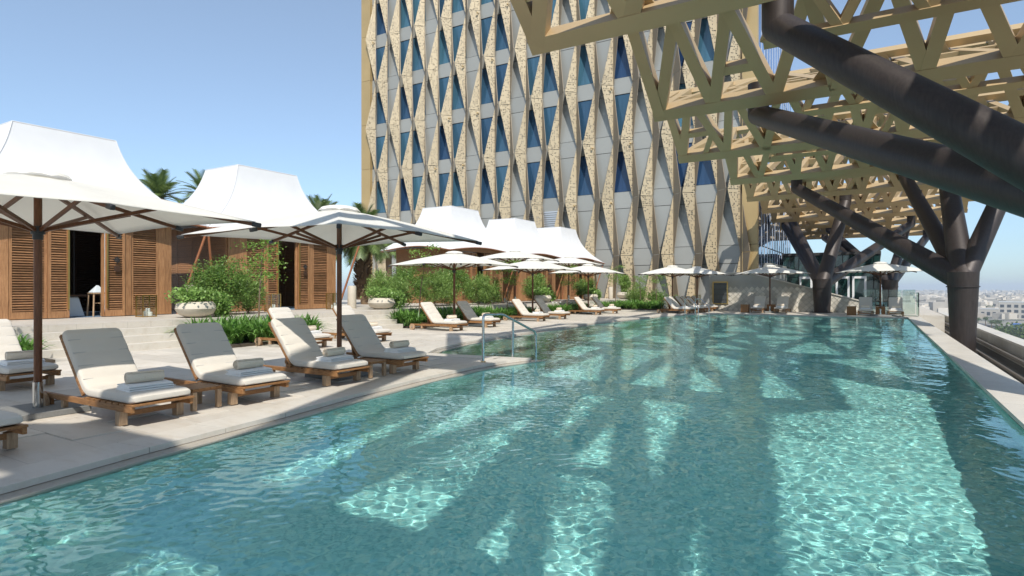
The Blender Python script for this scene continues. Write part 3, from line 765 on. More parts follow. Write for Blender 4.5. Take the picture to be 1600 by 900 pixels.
def cabana(yc, label, back=-25.0, full=True):
    c = thing('cabana', label, 'cabana', (-22.8, yc, PZ), 0, 'white roofed cabanas in a row beside the pool')
    z0 = PZ + .02; z1 = PZ + 3.05; X = CBX
    def plank(a, b, name='wall_plank', x=X, d=.06):
        build(G().b2((x - d, yc + a + .002, z0), (x + .03, yc + b - .002, z1)), name, M['cabana_v'], c, world=True)
    for q in range(3): plank(-2.56 + q * .23, -2.33 + q * .23)
    L = M['cabana']; Fm = M['cabana_v']
    louver_panel(c, yc - 1.86, yc - .96, z0, z1 - .05, X, L, Fm); louver_panel(c, yc - .955, yc - .42, z0, z1 - .05, X + .065, L, Fm)
    plank(.49, .56, 'door_post')
    louver_panel(c, yc + .565, yc + 1.12, z0, z1 - .05, X + .065, L, Fm); plank(1.13, 1.33, 'door_post', X + .03, .1)
    louver_panel(c, yc + 1.335, yc + 2.2, z0, z1 - .05, X, L, Fm)
    for q in range(2): plank(2.205 + q * .22, 2.42 + q * .22)
    build(G().b2((X - .05, yc - 2.56, z1 + .003), (X + .06, yc + 2.64, z1 + .3)), 'lintel', Fm, c, world=True)
    for dy in (-.45, .60): build(G().b2((X + .1, yc + dy - .02, z0 + .25), (X + .135, yc + dy + .02, z1 - .12)), 'door_edge_strip', M['brass'], c, world=True)
    # side walls
    for sy, nm in ((-2.56, 0), (2.62, 1)):
        for q in range(4):
            a = back + .05 + q * 1.08; louver_panel(c, a, a + 1.06, z0, z1 + .2, yc + sy, M['cabana'], Fm, axis='x')
    # dark back wall with light gaps
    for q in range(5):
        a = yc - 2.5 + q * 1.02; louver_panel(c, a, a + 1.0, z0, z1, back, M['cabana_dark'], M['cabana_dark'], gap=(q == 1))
    build(G().b2((back - .02, yc - 2.5, PZ + .004), (X - .1, yc + 2.5, PZ + .012)), 'cabana_rug', M['rug'], c, world=True)
    tent(c, -22.75, yc, 1.08, 1.4, 6.5, 2.75, 3.75, 3.72)
    for ex, ey, bx_, by_ in ((-20.1, -3.65, -20.75, -2.95), (-20.1, 3.65, -20.75, 2.95)):
        build(G().tube([(bx_, yc + by_, PZ), (ex, yc + ey, 3.7)], .045, 8), 'leaning_pole', M['copper'], c, 50, True)
    return c
CABS = [(8.9, 'nearest white tent roofed cabana, its doorway showing a pale seat'), (16.2, 'second white roofed cabana from the left, with a narrow dark doorway'),
        (30.2, 'middle cabana with white tent roof behind the tall green hedge'), (37.6, 'fourth cabana, its white roof half hidden by the one before it'),
        (44.7, 'farthest white roofed cabana, against the foot of the tower')]
cab = [cabana(y, l) for y, l in CABS]
# emblem and plaque beside two doors
for yc, lab in ((8.9, 'small dark compass rose plaque beside the nearest cabana doorway'), (16.2, 'small dark compass rose plaque on the second cabana')):
    t = thing('door_emblem', lab, 'plaque', (CBX + .16, yc + .86, PZ + 1.78))
    g = G()
    for q in range(16):
        a0, a1 = q * math.pi / 8, (q + 1) * math.pi / 8; g.bar((0, .07 * math.cos(a0), .07 * math.sin(a0)), (0, .07 * math.cos(a1), .07 * math.sin(a1)), .014, .014, (1, 0, 0))
    build(g, 'ring', M['black'], t)
    g = G()
    for q in range(8):
        a = q * math.pi / 4; r_ = .15 if q % 2 == 0 else .12
        c1 = (0, math.cos(a) * r_, math.sin(a) * r_); l_ = (0, math.cos(a + .35) * .06, math.sin(a + .35) * .06); rgt = (0, math.cos(a - .35) * .06, math.sin(a - .35) * .06)
        g.add([(0, *c1[1:]), (0, *l_[1:]), (0, *rgt[1:]), (.012, 0, 0)], [(0, 1, 3), (0, 3, 2), (0, 2, 1)])
    build(g, 'compass_star', M['black'], t)
    build(G().b2((-.01, -.09, -.36), (.01, .09, -.18)), 'nameplate', M['cabana_dark'], t, bevel=.004)
# seat and stool in the nearest doorway
t = thing('day_seat', 'pale upholstered seat just inside the nearest cabana doorway', 'seat', (-21.5, 8.85, PZ + .012))
g = G().add([(-.5, -.3, 0), (.3, -.3, 0), (.3, .35, 0), (-.5, .35, 0), (-.5, -.3, .62), (.22, -.3, .62), (.22, .2, .62), (-.5, .2, .62)], [(3, 2, 1, 0), (4, 5, 6, 7), (0, 1, 5, 4), (1, 2, 6, 5), (2, 3, 7, 6), (3, 0, 4, 7)])
build(g, 'seat_cover', M['cloth_blue'], t, bevel=.03); build(G().b2((-.5, -.35, .625), (.3, .9, .68)), 'seat_ledge', M['cabana_dark'], t)
t = thing('wooden_stool', 'slim wooden stool with a pointed grey cushion in the nearest cabana doorway', 'stool', (-21.0, 9.45, PZ + .012))
for sx in (-1, 1):
    for sy in (-1, 1): build(G().bar((sx * .2, sy * .2, 0), (sx * .17, sy * .17, .7), .04, .04), 'leg', M['teak_pale'], t)
build(G().b2((-.21, -.21, .7), (.21, .21, .74)), 'seat', M['teak_pale'], t, bevel=.008); build(G().b2((-.18, -.02, .4), (.18, .02, .43)), 'stretcher', M['teak_pale'], t)
g = G().add([(-.17, -.2, 0), (.17, -.2, 0), (.17, .2, 0), (-.17, .2, 0), (0, -.03, .24), (0, .03, .24)], [(3, 2, 1, 0), (0, 1, 4), (1, 2, 5, 4), (2, 3, 5), (3, 0, 4, 5)])
cu = build(g, 'cushion', M['cloth_blue'], None, bevel=.02); cu.location = (-21.0, 9.45, PZ + .755); tag(cu, 'pointed pale grey cushion on the stool in the nearest doorway', 'cushion')

# ------------------------------------------------------------------ lanterns with candles
def lantern(label):
    t = thing('lantern', label, 'lantern', (0, 0, 0), 0, 'brass lanterns in front of the cabanas'); s_ = .2; h = .68
    g = G()
    for sx in (-1, 1):
        for sy in (-1, 1): g.box((sx * s_, sy * s_, h / 2), (.03, .03, h))
    for z in (.011, h - .011):
        for q in (-1, 1): g.box((0, q * s_, z), (2 * s_ - .024, .02, .02)); g.box((q * s_, 0, z), (.02, 2 * s_ - .024, .02))
    build(g, 'frame', M['brass'], t)
    for q in (-1, 1):
        build(G().box((0, q * s_, h / 2), (2 * s_ - .03, .004, h - .05)), 'glass_pane', M['clear'], t); build(G().box((q * s_, 0, h / 2), (.004, 2 * s_ - .03, h - .05)), 'glass_pane', M['clear'], t)
    build(G().box((0, 0, .02), (.38, .38, .012)), 'base', M['teak'], t)
    return t
cm = [G().lathe([(0, 0), (r_, 0), (r_, h - .01), (r_ - .01, h), (0, h - .008)], 16).mesh('candle', M['candle'], 40) for r_, h in ((.07, .16), (.065, .24), (.07, .13))]
LP = [(-19.6, 6.2, 'brass lantern left of the nearest cabana doorway, half behind the umbrella pole'), (-19.5, 10.15, 'brass lantern between the nearest doorway and the bowl planter'),
      (-19.7, 14.9, 'brass lantern left of the second cabana doorway, behind the thin tree'), (-19.7, 17.9, 'brass lantern at the right end of the second cabana'),
      (-19.6, 29.8, 'brass lantern at the doorway of the middle cabana'), (-19.6, 31.5, 'brass lantern to the right of the middle cabana doorway'),
      (-19.6, 37.4, 'brass lantern beside the fourth cabana doorway'), (-13.2, 43.4, 'brass lantern behind the far loungers, left of the two'),
      (-10.9, 43.4, 'brass lantern on the small wooden plinth beside the dark wall window')]
l0 = None
for i, (x, y, lab) in enumerate(LP):
    z = (PZ if x < -17 else .05)
    if i == 8: z = .45; tag(build(G().b2((-11.15, 43.15, 0), (-10.65, 43.65, .449)), 'plinth', M['teak'], None, bevel=.01), 'small wooden plinth under the lantern beside the dark wall window', 'plinth')
    if l0 is None: l0 = lantern(lab); l0.location = (x, y, z)
    else: copytree(l0, (x, y, z), None, lab)
    where = lab.replace('brass lantern ', '')
    for q, (dx, dy) in enumerate(((.05, -.07), (-.05, .08), (.09, .07))):
        o = link('candle', cm[q], None, (x + dx, y + dy, z + .027))
        tag(o, ('short front', 'tall', 'low side')[q] + ' white candle in the lantern ' + ' '.join(where.split()[:8]), 'candle', 'white candles in the lanterns')

# ================================================================== LOUNGERS
def lounger_proto():
    t = thing('sun_lounger', 'x', 'sun lounger', (0, 0, 0), 0, 'wooden sun loungers along the pool')
    W = .345
    for sy in (-1, 1):
        build(G().b2((-2.02, sy * W - .022, .165), (.12, sy * W + .022, .235)), 'side_rail', M['teak'], t, bevel=.005)
        build(G().b2((-.20, sy * (W - .012) - .046, 0), (-.10, sy * (W - .012) + .046, .164)), 'leg', M['teak_pale'], t, bevel=.005)
        build(G().b2((-1.52, sy * (W - .012) - .03, .06), (-1.46, sy * (W - .012) + .03, .164)), 'leg', M['teak_pale'], t, bevel=.004)
        wh = G().tube([(-1.90, sy * (W + .03), .115), (-1.90, sy * (W + .075), .115)], .115, 24); wo = build(wh, 'wheel', M['teak_pale'], t, 35)
        build(G().tube([(-1.90, sy * (W + .074), .115), (-1.90, sy * (W + .088), .115)], .028, 12), 'hub_cap', M['steel'], wo, 40)
        build(G().b2((-1.96, sy * (W - .024) - .02, .02), (-1.84, sy * (W - .024) + .02, .164)), 'wheel_bracket', M['teak'], t)
    build(G().tube([(-1.90, -W - .03, .115), (-1.90, W + .03, .115)], .012, 8), 'axle', M['steel'], t)
    build(G().b2((.10, -W - .02, .236), (.15, W + .02, .262)), 'front_rail', M['teak'], t, bevel=.004)
    build(G().b2((-.11, -W + .05, .1), (-.13, W - .05, .16)), 'cross_rail', M['teak'], t)
    for q in range(8):
        x = .045 - q * .135; build(G().b2((x - .05, -W - .02, .236), (x + .05, W + .02, .255)), 'seat_slat', M['teak'], t)
    p0 = Vector((-1.02, 0, .27)); p1 = Vector((-1.60, 0, .98)); d = (p1 - p0).normalized(); nrm = Vector((-d.z, 0, d.x)) * -1
    for sy in (-1, 1): build(G().bar(p0 + Vector((0, sy * (W - .02), 0)), p1 + Vector((0, sy * (W - .02), 0)), .035, .05), 'back_rail', M['teak'], t, bevel=.004)
    for q in range(6):
        c = p0.lerp(p1, (q + .5) / 6); build(G().bar(c + Vector((0, -W + .04, 0)), c + Vector((0, W - .04, 0)), .08, .014, nrm), 'back_slat', M['teak'], t)
    build(G().bar((-1.3, 0, .25), p0.lerp(p1, .62), .03, .4, (0, 1, 0)), 'back_prop', M['teak'], t)
    # cushion: closed sweep
    path = [Vector((.10, 0, .31)), Vector((-.80, 0, .31))]
    pts = []; n1 = 15
    for q in range(n1): pts.append(Vector((.115 - (.98) * q / (n1 - 1), 0, .313)))
    c0 = pts[-1]; ctr = Vector((-.865, 0, .313 + .22)); ang = math.acos(d.dot(Vector((-1, 0, 0))))
    for q in range(1, 7):
        a = ang * q / 7; pts.append(Vector((ctr.x - .22 * math.sin(a), 0, ctr.z - .22 * math.cos(a))))
    s0 = Vector((ctr.x - .22 * math.sin(ang), 0, ctr.z - .22 * math.cos(ang))); n2 = 17
    for q in range(n2): pts.append(s0 + d * (.80 * q / (n2 - 1)))
    prof = []
    hw, ht, rr_ = .345, .056, .035
    for cx, cy, a0 in ((hw - rr_, ht - rr_, 0), (-hw + rr_, ht - rr_, 90), (-hw + rr_, -ht + rr_, 180), (hw - rr_, -ht + rr_, 270)):
        for q in range(4): a = R(a0 + q * 30); prof.append((cx + rr_ * math.cos(a), cy + rr_ * math.sin(a)))
        if a0 == 0: prof += [(hw * .5, ht + .004), (0, ht + .006), (-hw * .5, ht + .004)]
    V = []; F = []; K = len(prof); L = len(pts); rg = random.Random(3)
    arc = 0; seams = []
    for i, p in enumerate(pts):
        t_ = (pts[min(i + 1, L - 1)] - pts[max(i - 1, 0)]).normalized(); up = Vector((t_.z, 0, -t_.x)) * -1
        if up.z < 0: up = -up
        e = 1.0; ins = 1
        if i in (0, L - 1): e, ins = .60, .965
        seam = (i > 21 and (i - 22) % 4 == 0)
        for (y, z) in prof:
            zz = z * e
            if seam and z > 0: zz -= .014
            zz += rg.uniform(-.0022, .0022) if z > 0 else 0
            V.append(p + Vector((0, y * ins, 0)) + up * zz)
    for i in range(L - 1):
        for j in range(K): F.append((i * K + j, i * K + (j + 1) % K, (i + 1) * K + (j + 1) % K, (i + 1) * K + j))
    # rounded ends
    for i, sg in ((0, 1), (L - 1, -1)):
        t_ = (pts[1] - pts[0]).normalized() * -1 if i == 0 else (pts[-1] - pts[-2]).normalized()
        base = len(V)
        for j in range(K): v = V[i * K + j]; V.append(pts[i] + (v - pts[i]) * .93 + t_ * .02)
        for j in range(K): F.append((i * K + j, i * K + (j + 1) % K, base + (j + 1) % K, base + j)[::sg])
        F.append(tuple(base + j for j in range(K)))
    g = G().add(V, F); cu = build(g, 'cushion', M['cushion'], t, 60)
    md = cu.modifiers.new('sub', 'SUBSURF'); md.levels = 1; md.render_levels = 1
    sm = G()
    for i in (22, 26, 30, 34):
        if i < L:
            t_ = d; up = Vector((d.z, 0, -d.x)); up = -up if up.z < 0 else up
            sm.bar(pts[i] + up * (ht - .009) + Vector((0, -.33, 0)), pts[i] + up * (ht - .009) + Vector((0, .33, 0)), .008, .006, up)
    build(sm, 'seam', M['piping'], t)
    return t
L0 = lounger_proto()
# towels
def folded_towel():
    g = G(); V = []; rg = random.Random(5)
    for q, (sx, sy, ox) in enumerate(((.50, .37, 0), (.49, .36, .006), (.48, .365, -.004))):
        z = .012 + q * .024; N = 8
        vs = []; fs = []
        for i in range(N + 1):
            for j in range(N + 1):
                x = (i / N - .5) * sy + ox; y = (j / N - .5) * sx
                e = min(1, 8 * min(i, N - i, 0.5 + j, .5 + N - j) / N + .35)
                vs.append((x, y, z + .014 * min(1, e) + .005 * math.sin(x * 17 + q) * math.cos(y * 13 + q * 2)))
        for i in range(N + 1):
            for j in range(N + 1):
                x = (i / N - .5) * sy + ox; y = (j / N - .5) * sx; vs.append((x, y, z - .012 + (.003 if i in (0, N) else 0)))
        M1 = (N + 1) ** 2
        for i in range(N):
            for j in range(N):
                a = i * (N + 1) + j; fs += [(a, a + N + 1, a + N + 2, a + 1), (M1 + a, M1 + a + 1, M1 + a + N + 2, M1 + a + N + 1)]
        rim_ = [i * (N + 1) for i in range(N + 1)] + [N * (N + 1) + j for j in range(1, N + 1)] + [i * (N + 1) + N for i in range(N - 1, -1, -1)] + [j for j in range(N - 1, 0, -1)]
        for a, b in zip(rim_, rim_[1:] + rim_[:1]): fs.append((a, b, b + M1, a + M1))
        g.add(vs, fs)
    return g.mesh('folded_towel', M['towel'], 70)
def rolled_towel():
    g = G(); L = .40; r = .072; n = 26; prof = [(0, 0), (.012, 0)]
    x0 = -L / 2
    pr = []
    for q in range(5):
        ra = r * (.2 + .8 * q / 4.6); pr += [(x0 + .012, ra - .012), (x0 - .002, ra - .006), (x0, ra)]
    pr += [(x0 + .01, r + .001), (-.08, r * 1.02), (.05, r * .99), (-x0 - .01, r + .001)]
    for q in range(5):
        ra = r * (.2 + .8 * (4 - q) / 4.6); pr += [(-x0, ra), (-x0 + .002, ra - .006), (-x0 - .012, ra - .012)]
    vs = []; fs = []
    for y, rad in pr:
        for j in range(n):
            a = 2 * math.pi * j / n; k_ = 1 + .02 * math.sin(3 * a + y * 9); vs.append((max(rad, .001) * k_ * math.cos(a), y, r * .93 + max(rad, .001) * math.sin(a) * .93))
    for i in range(len(pr) - 1):
        for j in range(n): fs.append((i * n + j, i * n + (j + 1) % n, (i + 1) * n + (j + 1) % n, (i + 1) * n + j))
    g.add(vs, fs)
    g.bar((r * .55, -L / 2, r * 1.78), (r * .6, L / 2, r * 1.76), .03, .008)
    return g.mesh('rolled_towel', M['towel_roll'], 60)
FT = folded_towel(); RT = rolled_towel()
LOUNGERS = [
    (-7.19, 2.2, 2, 'the lounger cut off at the lower left corner', 0),
    (-11.45, 4.2, 3, 'the second row lounger at the far left edge', 1),
    (-7.33, 3.95, 1, 'the nearest full lounger, right of the first umbrella pole', 1),
    (-7.36, 5.38, -1, 'the second front row lounger, just right of the small table', 1),
    (-7.5, 7.14, 0, 'the front row lounger left of the second umbrella pole', 1),
    (-7.55, 8.76, 1, 'the front row lounger right of the second umbrella pole', 1),
    (-12.6, 10.95, 2, 'the second row lounger behind the second umbrella, left one', 1),
    (-12.5, 13.15, 2, 'the second row lounger behind the second umbrella, right one', 1),
    (-13.2, 18.05, 2, 'the lounger left of the third umbrella pole', 1),
    (-13.3, 20.5, 2, 'the lounger right of the third umbrella pole', 1),
    (-13.6, 25.4, 2, 'the lounger left of the fourth umbrella pole', 1),
    (-13.7, 27.9, 2, 'the lounger right of the fourth umbrella pole', 1),
    (-14.1, 33.5, 2, 'the lounger left of the fifth umbrella pole', 1),
    (-13.9, 35.7, 2, 'the lounger right of the fifth umbrella pole', 1),
    (-9.9, 37.8, 0, 'the nearest of the far side row by the second handrail', 1),
    (-9.9, 38.75, 0, 'the second of the far side row by the second handrail', 1),
    (-9.8, 39.9, 0, 'the third of the far side row by the second handrail', 1),
    (-9.7, 40.8, 0, 'the fourth of the far side row by the second handrail', 1),
    (-9.6, 41.8, 0, 'the fifth of the far side row by the second handrail', 1),
    (-9.5, 42.8, 0, 'farthest of the far side row, next to the stone wall', 1),
    (-6.6, 41.3, -90, 'the lounger left of the umbrella before the stone wall', 1),
    (-5.2, 41.3, -90, 'the lounger right of the umbrella before the stone wall', 1),
    (-.55, 40.1, -90, 'the lounger left of the rightmost umbrella', 1),
    (.95, 40.0, -90, 'the lounger right of the rightmost umbrella by the glass', 1),
]
first = True
for x, y, rz, lab, tow in LOUNGERS:
    a = R(rz); full = 'teak lounger with pale cushion, ' + lab
    if first: L0.location = (x, y, .012); L0.rotation_euler = (0, 0, a); L0['label'] = full; first = False
    else: copytree(L0, (x, y, .012), a, full)
    if tow:
        c, s_ = math.cos(a), math.sin(a); fx = -.30 + rnd.uniform(-.05, .05)
        ja = rnd.uniform(-.12, .12)
        o = link('folded_towel', FT, None, (x + fx * c, y + fx * s_, .383), a + ja)
        tag(o, 'folded white towel on ' + lab, 'towel', 'folded white towels on the loungers')
        fx2 = fx - .02; o = link('rolled_towel', RT, None, (x + fx2 * c, y + fx2 * s_, .383 + .074), a + ja * 2.2)
        tag(o, 'rolled cream towel on ' + lab, 'towel', 'rolled cream towels on the loungers')
# small teak tables between pairs
def side_table(label):
    t = thing('side_table', label, 'table', (0, 0, 0), 0, 'small teak tables between loungers')
    for q in range(5): build(G().b2((-.25, -.2 + q * .08 + .003, .262), (.25, -.2 + (q + 1) * .08 - .003, .285)), 'top_slat', M['teak'], t)
    for sx in (-1, 1):
        for sy in (-1, 1): build(G().b2((sx * .22 - .03, sy * .17 - .03, 0), (sx * .22 + .03, sy * .17 + .03, .24)), 'leg', M['teak_pale'], t, bevel=.004)
        build(G().b2((sx * .22 - .02, -.2, .24), (sx * .22 + .02, .2, .261)), 'bearer', M['teak'], t)
    return t
t0 = side_table('low slatted teak table between the two nearest full loungers'); t0.location = (-7.75, 4.68, .012)
copytree(t0, (-7.85, 7.95, .012), 0, 'low slatted teak table at the foot of the second umbrella pole')
for x, y, lab in ((-7.35, 41.6, 'left of the pair before the stone wall'), (-5.9, 42.6, 'at the umbrella pole before the stone wall'), (-1.25, 40.6, 'left of the pair under the rightmost umbrella'), (.2, 40.7, 'at the foot of the rightmost umbrella pole')):
    t = thing('cube_table', 'wooden cube table ' + lab, 'table', (x, y, .004), 0, 'wooden cube tables at the far end of the pool')
    build(G().b2((-.24, -.24, 0), (.24, .24, .5)), 'body', M['teak'], t, bevel=.01); build(G().b2((-.25, -.25, .501), (.25, .25, .53)), 'top', M['teak_pale'], t, bevel=.005)

# ================================================================== UMBRELLAS
def umbrella():
    t = thing('umbrella', 'x', 'umbrella', (0, 0, 0), 0, 'square white pool umbrellas on wooden poles')
    S = 1.82; ZA = 3.02; ZC = 2.49; ZM = 2.53
    build(G().b2((-.42, -.42, 0), (.42, .42, .075)), 'base_slab', M['granite'], t, bevel=.008)
    build(G().tube([(0, 0, .075), (0, 0, .40)], .056, 20), 'pole_sleeve', M['steel'], t, 40)
    build(G().tube([(0, 0, .401), (0, 0, 2.98)], .045, 18), 'pole', M['umb_wood'], t, 40)
    build(G().tube([(0, 0, 2.27), (0, 0, 2.37)], .075, 16).tube([(0, 0, 2.2), (0, 0, 2.27)], .055, 16), 'runner_hub', M['black'], t, 40)
    build(G().tube([(0, 0, 2.86), (0, 0, 2.95)], .07, 16), 'top_hub', M['umb_wood'], t, 40)
    tips = []
    for q in range(8):
        if q % 2: a = math.pi / 4 * q; tips.append((S * (1 if math.cos(a) > 0 else -1), S * (1 if math.sin(a) > 0 else -1), ZC))
        else: a = math.pi / 4 * q; tips.append((S * .985 * round(math.cos(a)), S * .985 * round(math.sin(a)), ZM))
    # canopy skin, sagging between the ribs
    N = 10; K = 8; V = [(0, 0, ZA)]; F = []
    for i in range(1, N + 1):
        u = i / N
        for q in range(8):
            a, b = Vector(tips[q]), Vector(tips[(q + 1) % 8])
            for k in range(K):
                w_ = k / K; e = a.lerp(b, w_); sag = math.sin(math.pi * w_)
                e = Vector((e.x * (1 - .035 * sag), e.y * (1 - .035 * sag), e.z)); p = Vector((0, 0, ZA)).lerp(e, u)
                p.z += .03 * math.sin(math.pi * u) - .02 * sag * u * (1.2 - u)
                V.append(tuple(p))
    ring = 8 * K
    for k in range(ring): F.append((0, 1 + k, 1 + (k + 1) % ring))
    for i in range(N - 1):
        for k in range(ring): a = 1 + i * ring; F.append((a + k, a + ring + k, a + ring + (k + 1) % ring, a + (k + 1) % ring))
    cn = link('canopy', G().add(V, F).mesh('canopy', M['canvas'], 50), t); md = cn.modifiers.new('s', 'SOLIDIFY'); md.thickness = .006; md.offset = 1
    V = [(0, 0, ZA + .07)]; F = []
    for i, (rad, z) in enumerate(((.10, .062), (.22, .045), (.32, .012), (.36, -.03))):
        for k in range(24): a = 2 * math.pi * k / 24; sc = 1 + (.05 * math.cos(8 * a) if i > 1 else 0); V.append((rad * sc * math.cos(a), rad * sc * math.sin(a), ZA + z - (.015 * math.cos(8 * a) if i > 1 else 0)))
    for k in range(24): F.append((0, 1 + k, 1 + (k + 1) % 24))
    for i in range(3):
        for k in range(24): a = 1 + i * 24; F.append((a + k, a + 24 + k, a + 24 + (k + 1) % 24, a + (k + 1) % 24))
    link('vent_cap', G().add(V, F).mesh('vent_cap', M['canvas'], 60), t)
    for q in range(8):
        tp = Vector(tips[q]); d = Vector((tp.x, tp.y, 0)).normalized(); top = Vector((0, 0, 2.90)) + d * .06
        e = tp + Vector((0, 0, -.035)); rb = G().bar(top, e, .036, .048); rb_o = build(rb, 'rib', M['umb_wood'], t)
        dd = (e - top).normalized(); build(G().bar(e - dd * .05, e + dd * .07, .058, .062), 'end_cap', M['black'], rb_o, bevel=.012)
        mid = top.lerp(e, .52 if q % 2 else .6); low = Vector((0, 0, 2.32)) + d * .06
        build(G().bar(low, mid + Vector((0, 0, -.03)), .030, .044), 'strut', M['umb_wood'], t)
    return t
U0 = umbrella()
UMB = [(-9.09, 3.41, 'the nearest white square umbrella, at the left edge of the picture'), (-8.32, 7.7, 'white square umbrella rising between the third and fourth front loungers'),
       (-14.6, 19.6, 'white square umbrella in front of the green hedge'), (-15.0, 26.8, 'white square umbrella before the fourth cabana, one past the hedge'),
       (-15.3, 34.4, 'white square umbrella before the farthest cabana'), (-11.5, 39.4, 'white square umbrella over the far side row, the left of two'),
       (-10.6, 42.2, 'white square umbrella over the far side row, half behind its twin'), (-5.9, 42.0, 'white square umbrella in front of the sloping stone wall'),
       (.2, 40.1, 'rightmost white square umbrella, beside the glass balustrade'), (-17.6, 29.4, 'white umbrella peeping out behind the one before the fourth cabana'),
       (-17.9, 37.0, 'white umbrella peeping out behind the one before the farthest cabana')]
for i, (x, y, lab) in enumerate(UMB):
    z = .012 if x > -17 else PZ
    if i == 0: U0.location = (x, y, z); U0['label'] = lab
    else: copytree(U0, (x, y, z), R((0, 2, -3, 1, 4, 8, -3, 25, 20, 0, 5)[i]), lab)

# ================================================================== HANDRAILS
def arcpts(P, r, n=6):
    P = [Vector(p) for p in P]; out = [P[0]]
    for i in range(1, len(P) - 1):
        a = (P[i - 1] - P[i]).normalized(); b = (P[i + 1] - P[i]).normalized(); p0 = P[i] + a * r; p1 = P[i] + b * r
        for k in range(n + 1): t_ = k / n; out.append(p0 * (1 - t_) ** 2 + P[i] * 2 * t_ * (1 - t_) + p1 * t_ ** 2)
    out.append(P[-1]); return out
t = thing('handrail', 'polished steel handrail stepping down into the pool in the middle of the left edge', 'handrail', (-7.2, 10.7, .012), 0, 'steel pool handrails')
build(G().tube(arcpts([(0, 0, 0), (0, 0, 1.02), (.02, .75, 1.0), (.12, 2.1, .52), (.12, 2.12, -.5)], .11), .028, 14), 'rail', M['steel'], t, 60)
build(G().tube([(.03, 1.15, -.55), (.05, 1.15, .84)], .026, 14), 'post', M['steel'], t, 60)
build(G().lathe([(0, .022), (.05, .02), (.062, 0)], 18), 'flange', M['brass'], t, 40)
for q, dx in ((0, -8.95), (1, -8.35)):
    lab = 'small steel handrail at the far pool steps, the ' + ('left' if q == 0 else 'right') + ' of two'
    t = thing('handrail', lab, 'handrail', (dx - .7, 35.6, .012), 0, 'steel pool handrails')
    build(G().tube(arcpts([(0, 0, 0), (0, 0, .95), (.35, -.1, .95), (.9, -.5, .5), (.9, -.5, -.6)], .12), .026, 10), 'rail', M['steel'], t, 60)

# ================================================================== PLANTS
rg = np.random.default_rng(21)
def leafcloud(centers, size, aspect=2.2, up=.3, drop=0.):
    n = len(centers); L = size * rg.uniform(.6, 1.3, n); W_ = L / aspect
    d = rg.normal(size=(n, 3)); d[:, 2] = d[:, 2] * .6 + up; d /= np.linalg.norm(d, axis=1)[:, None]
    r2 = rg.normal(size=(n, 3)); s_ = np.cross(d, r2); s_ /= np.linalg.norm(s_, axis=1)[:, None]; nn = np.cross(d, s_)
    c = np.asarray(centers); a = c; m1 = c + d * L[:, None] * .5 + s_ * W_[:, None] * .5 + nn * (W_ * .18)[:, None]; m2 = c + d * L[:, None] * .5 - s_ * W_[:, None] * .5 + nn * (W_ * .18)[:, None]; e = c + d * L[:, None]
    V = np.stack([a, m1, e, m2], 1).reshape(-1, 3); F = np.arange(4 * n).reshape(-1, 4)
    return V, F
def clump_points(n, rx, ry, rz, k=14, spread=.34, shell=.75):
    c = rg.normal(size=(k, 3)); c /= np.linalg.norm(c, axis=1)[:, None]; c *= rg.uniform(.25, 1, (k, 1)) ** .6 * shell
    idx = rg.integers(0, k, n); p = c[idx] + rg.normal(size=(n, 3)) * spread * rg.uniform(.5, 1.1, (k, 1))[idx]
    p = p[np.linalg.norm(p, axis=1) < 1.3]; return p * np.array([rx, ry, rz])
def stems(g, top_pts, base=(0, 0, 0), r=.012, n=7):
    for p in top_pts[:n]:
        m_ = Vector(base).lerp(Vector(p), .5) + Vector((rnd.uniform(-.06, .06), rnd.uniform(-.06, .06), .05)); g.tube([Vector(base), m_, Vector(p)], [r, r * .7, r * .35], 5, False)
def shrub(name, loc, rx, ry, h, n, size, mat, label, cat='shrub', group=None, asp=2.0, k=18, spread=.3):
    n = int(n * 2.0); size *= 1.0; k = k * 2; spread = .24; feathery = mat.name == 'feathery_leaf'
    t = thing(name, label, cat, loc, 0, group)
    P = clump_points(n, rx, ry, h / 2, k, spread, .95); P[:, 2] += h / 2 + .05; P = P[P[:, 2] > .02]
    V, F = leafcloud(P, size * (1.5 if feathery else 1), 4.5 if feathery else asp, .9 if feathery else .3); link('foliage', np_mesh('foliage', V, F, mat), t)
    g = G(); stems(g, [tuple(P[i] * np.array([1.1, 1.1, 1.15])) for i in rg.integers(0, len(P), 12)]); build(g, 'stems', M['stem'], t)
    return t
def straps(n, x0, x1, y0, y1, h, wdt, z=0., mask=None):
    cl = max(3, n // 22); cx = rg.uniform(x0, x1, cl); cy = rg.uniform(y0, y1, cl); idx = rg.integers(0, cl, n)
    bx = cx[idx] + rg.normal(size=n) * .05; by = cy[idx] + rg.normal(size=n) * .05
    a = rg.uniform(0, 6.28, n); L = h * rg.uniform(.7, 1.25, n); lean = rg.uniform(.35, 1.25, n)
    dirv = np.stack([np.cos(a), np.sin(a)], 1); sd = np.stack([-np.sin(a), np.cos(a)], 1); V = []; S_ = 5
    for k in range(S_ + 1):
        t_ = k / S_; r_ = lean * L * (t_ ** 1.4) * .8; z_ = L * (t_ - lean * .62 * t_ ** 2.4); wk = wdt * (1 - t_ ** 2) * .5 + .001
        cxk = bx + dirv[:, 0] * r_; cyk = by + dirv[:, 1] * r_
        for s_ in (-1, 1): V.append(np.stack([cxk + s_ * sd[:, 0] * wk, cyk + s_ * sd[:, 1] * wk, z + np.maximum(z_, .01)], 1))
    V = np.stack(V, 1).reshape(-1, 3); F = []
    base = np.arange(n) * 2 * (S_ + 1)
    for k in range(S_): F.append(np.stack([base + 2 * k, base + 2 * k + 1, base + 2 * k + 3, base + 2 * k + 2], 1))
    return V, np.concatenate(F)
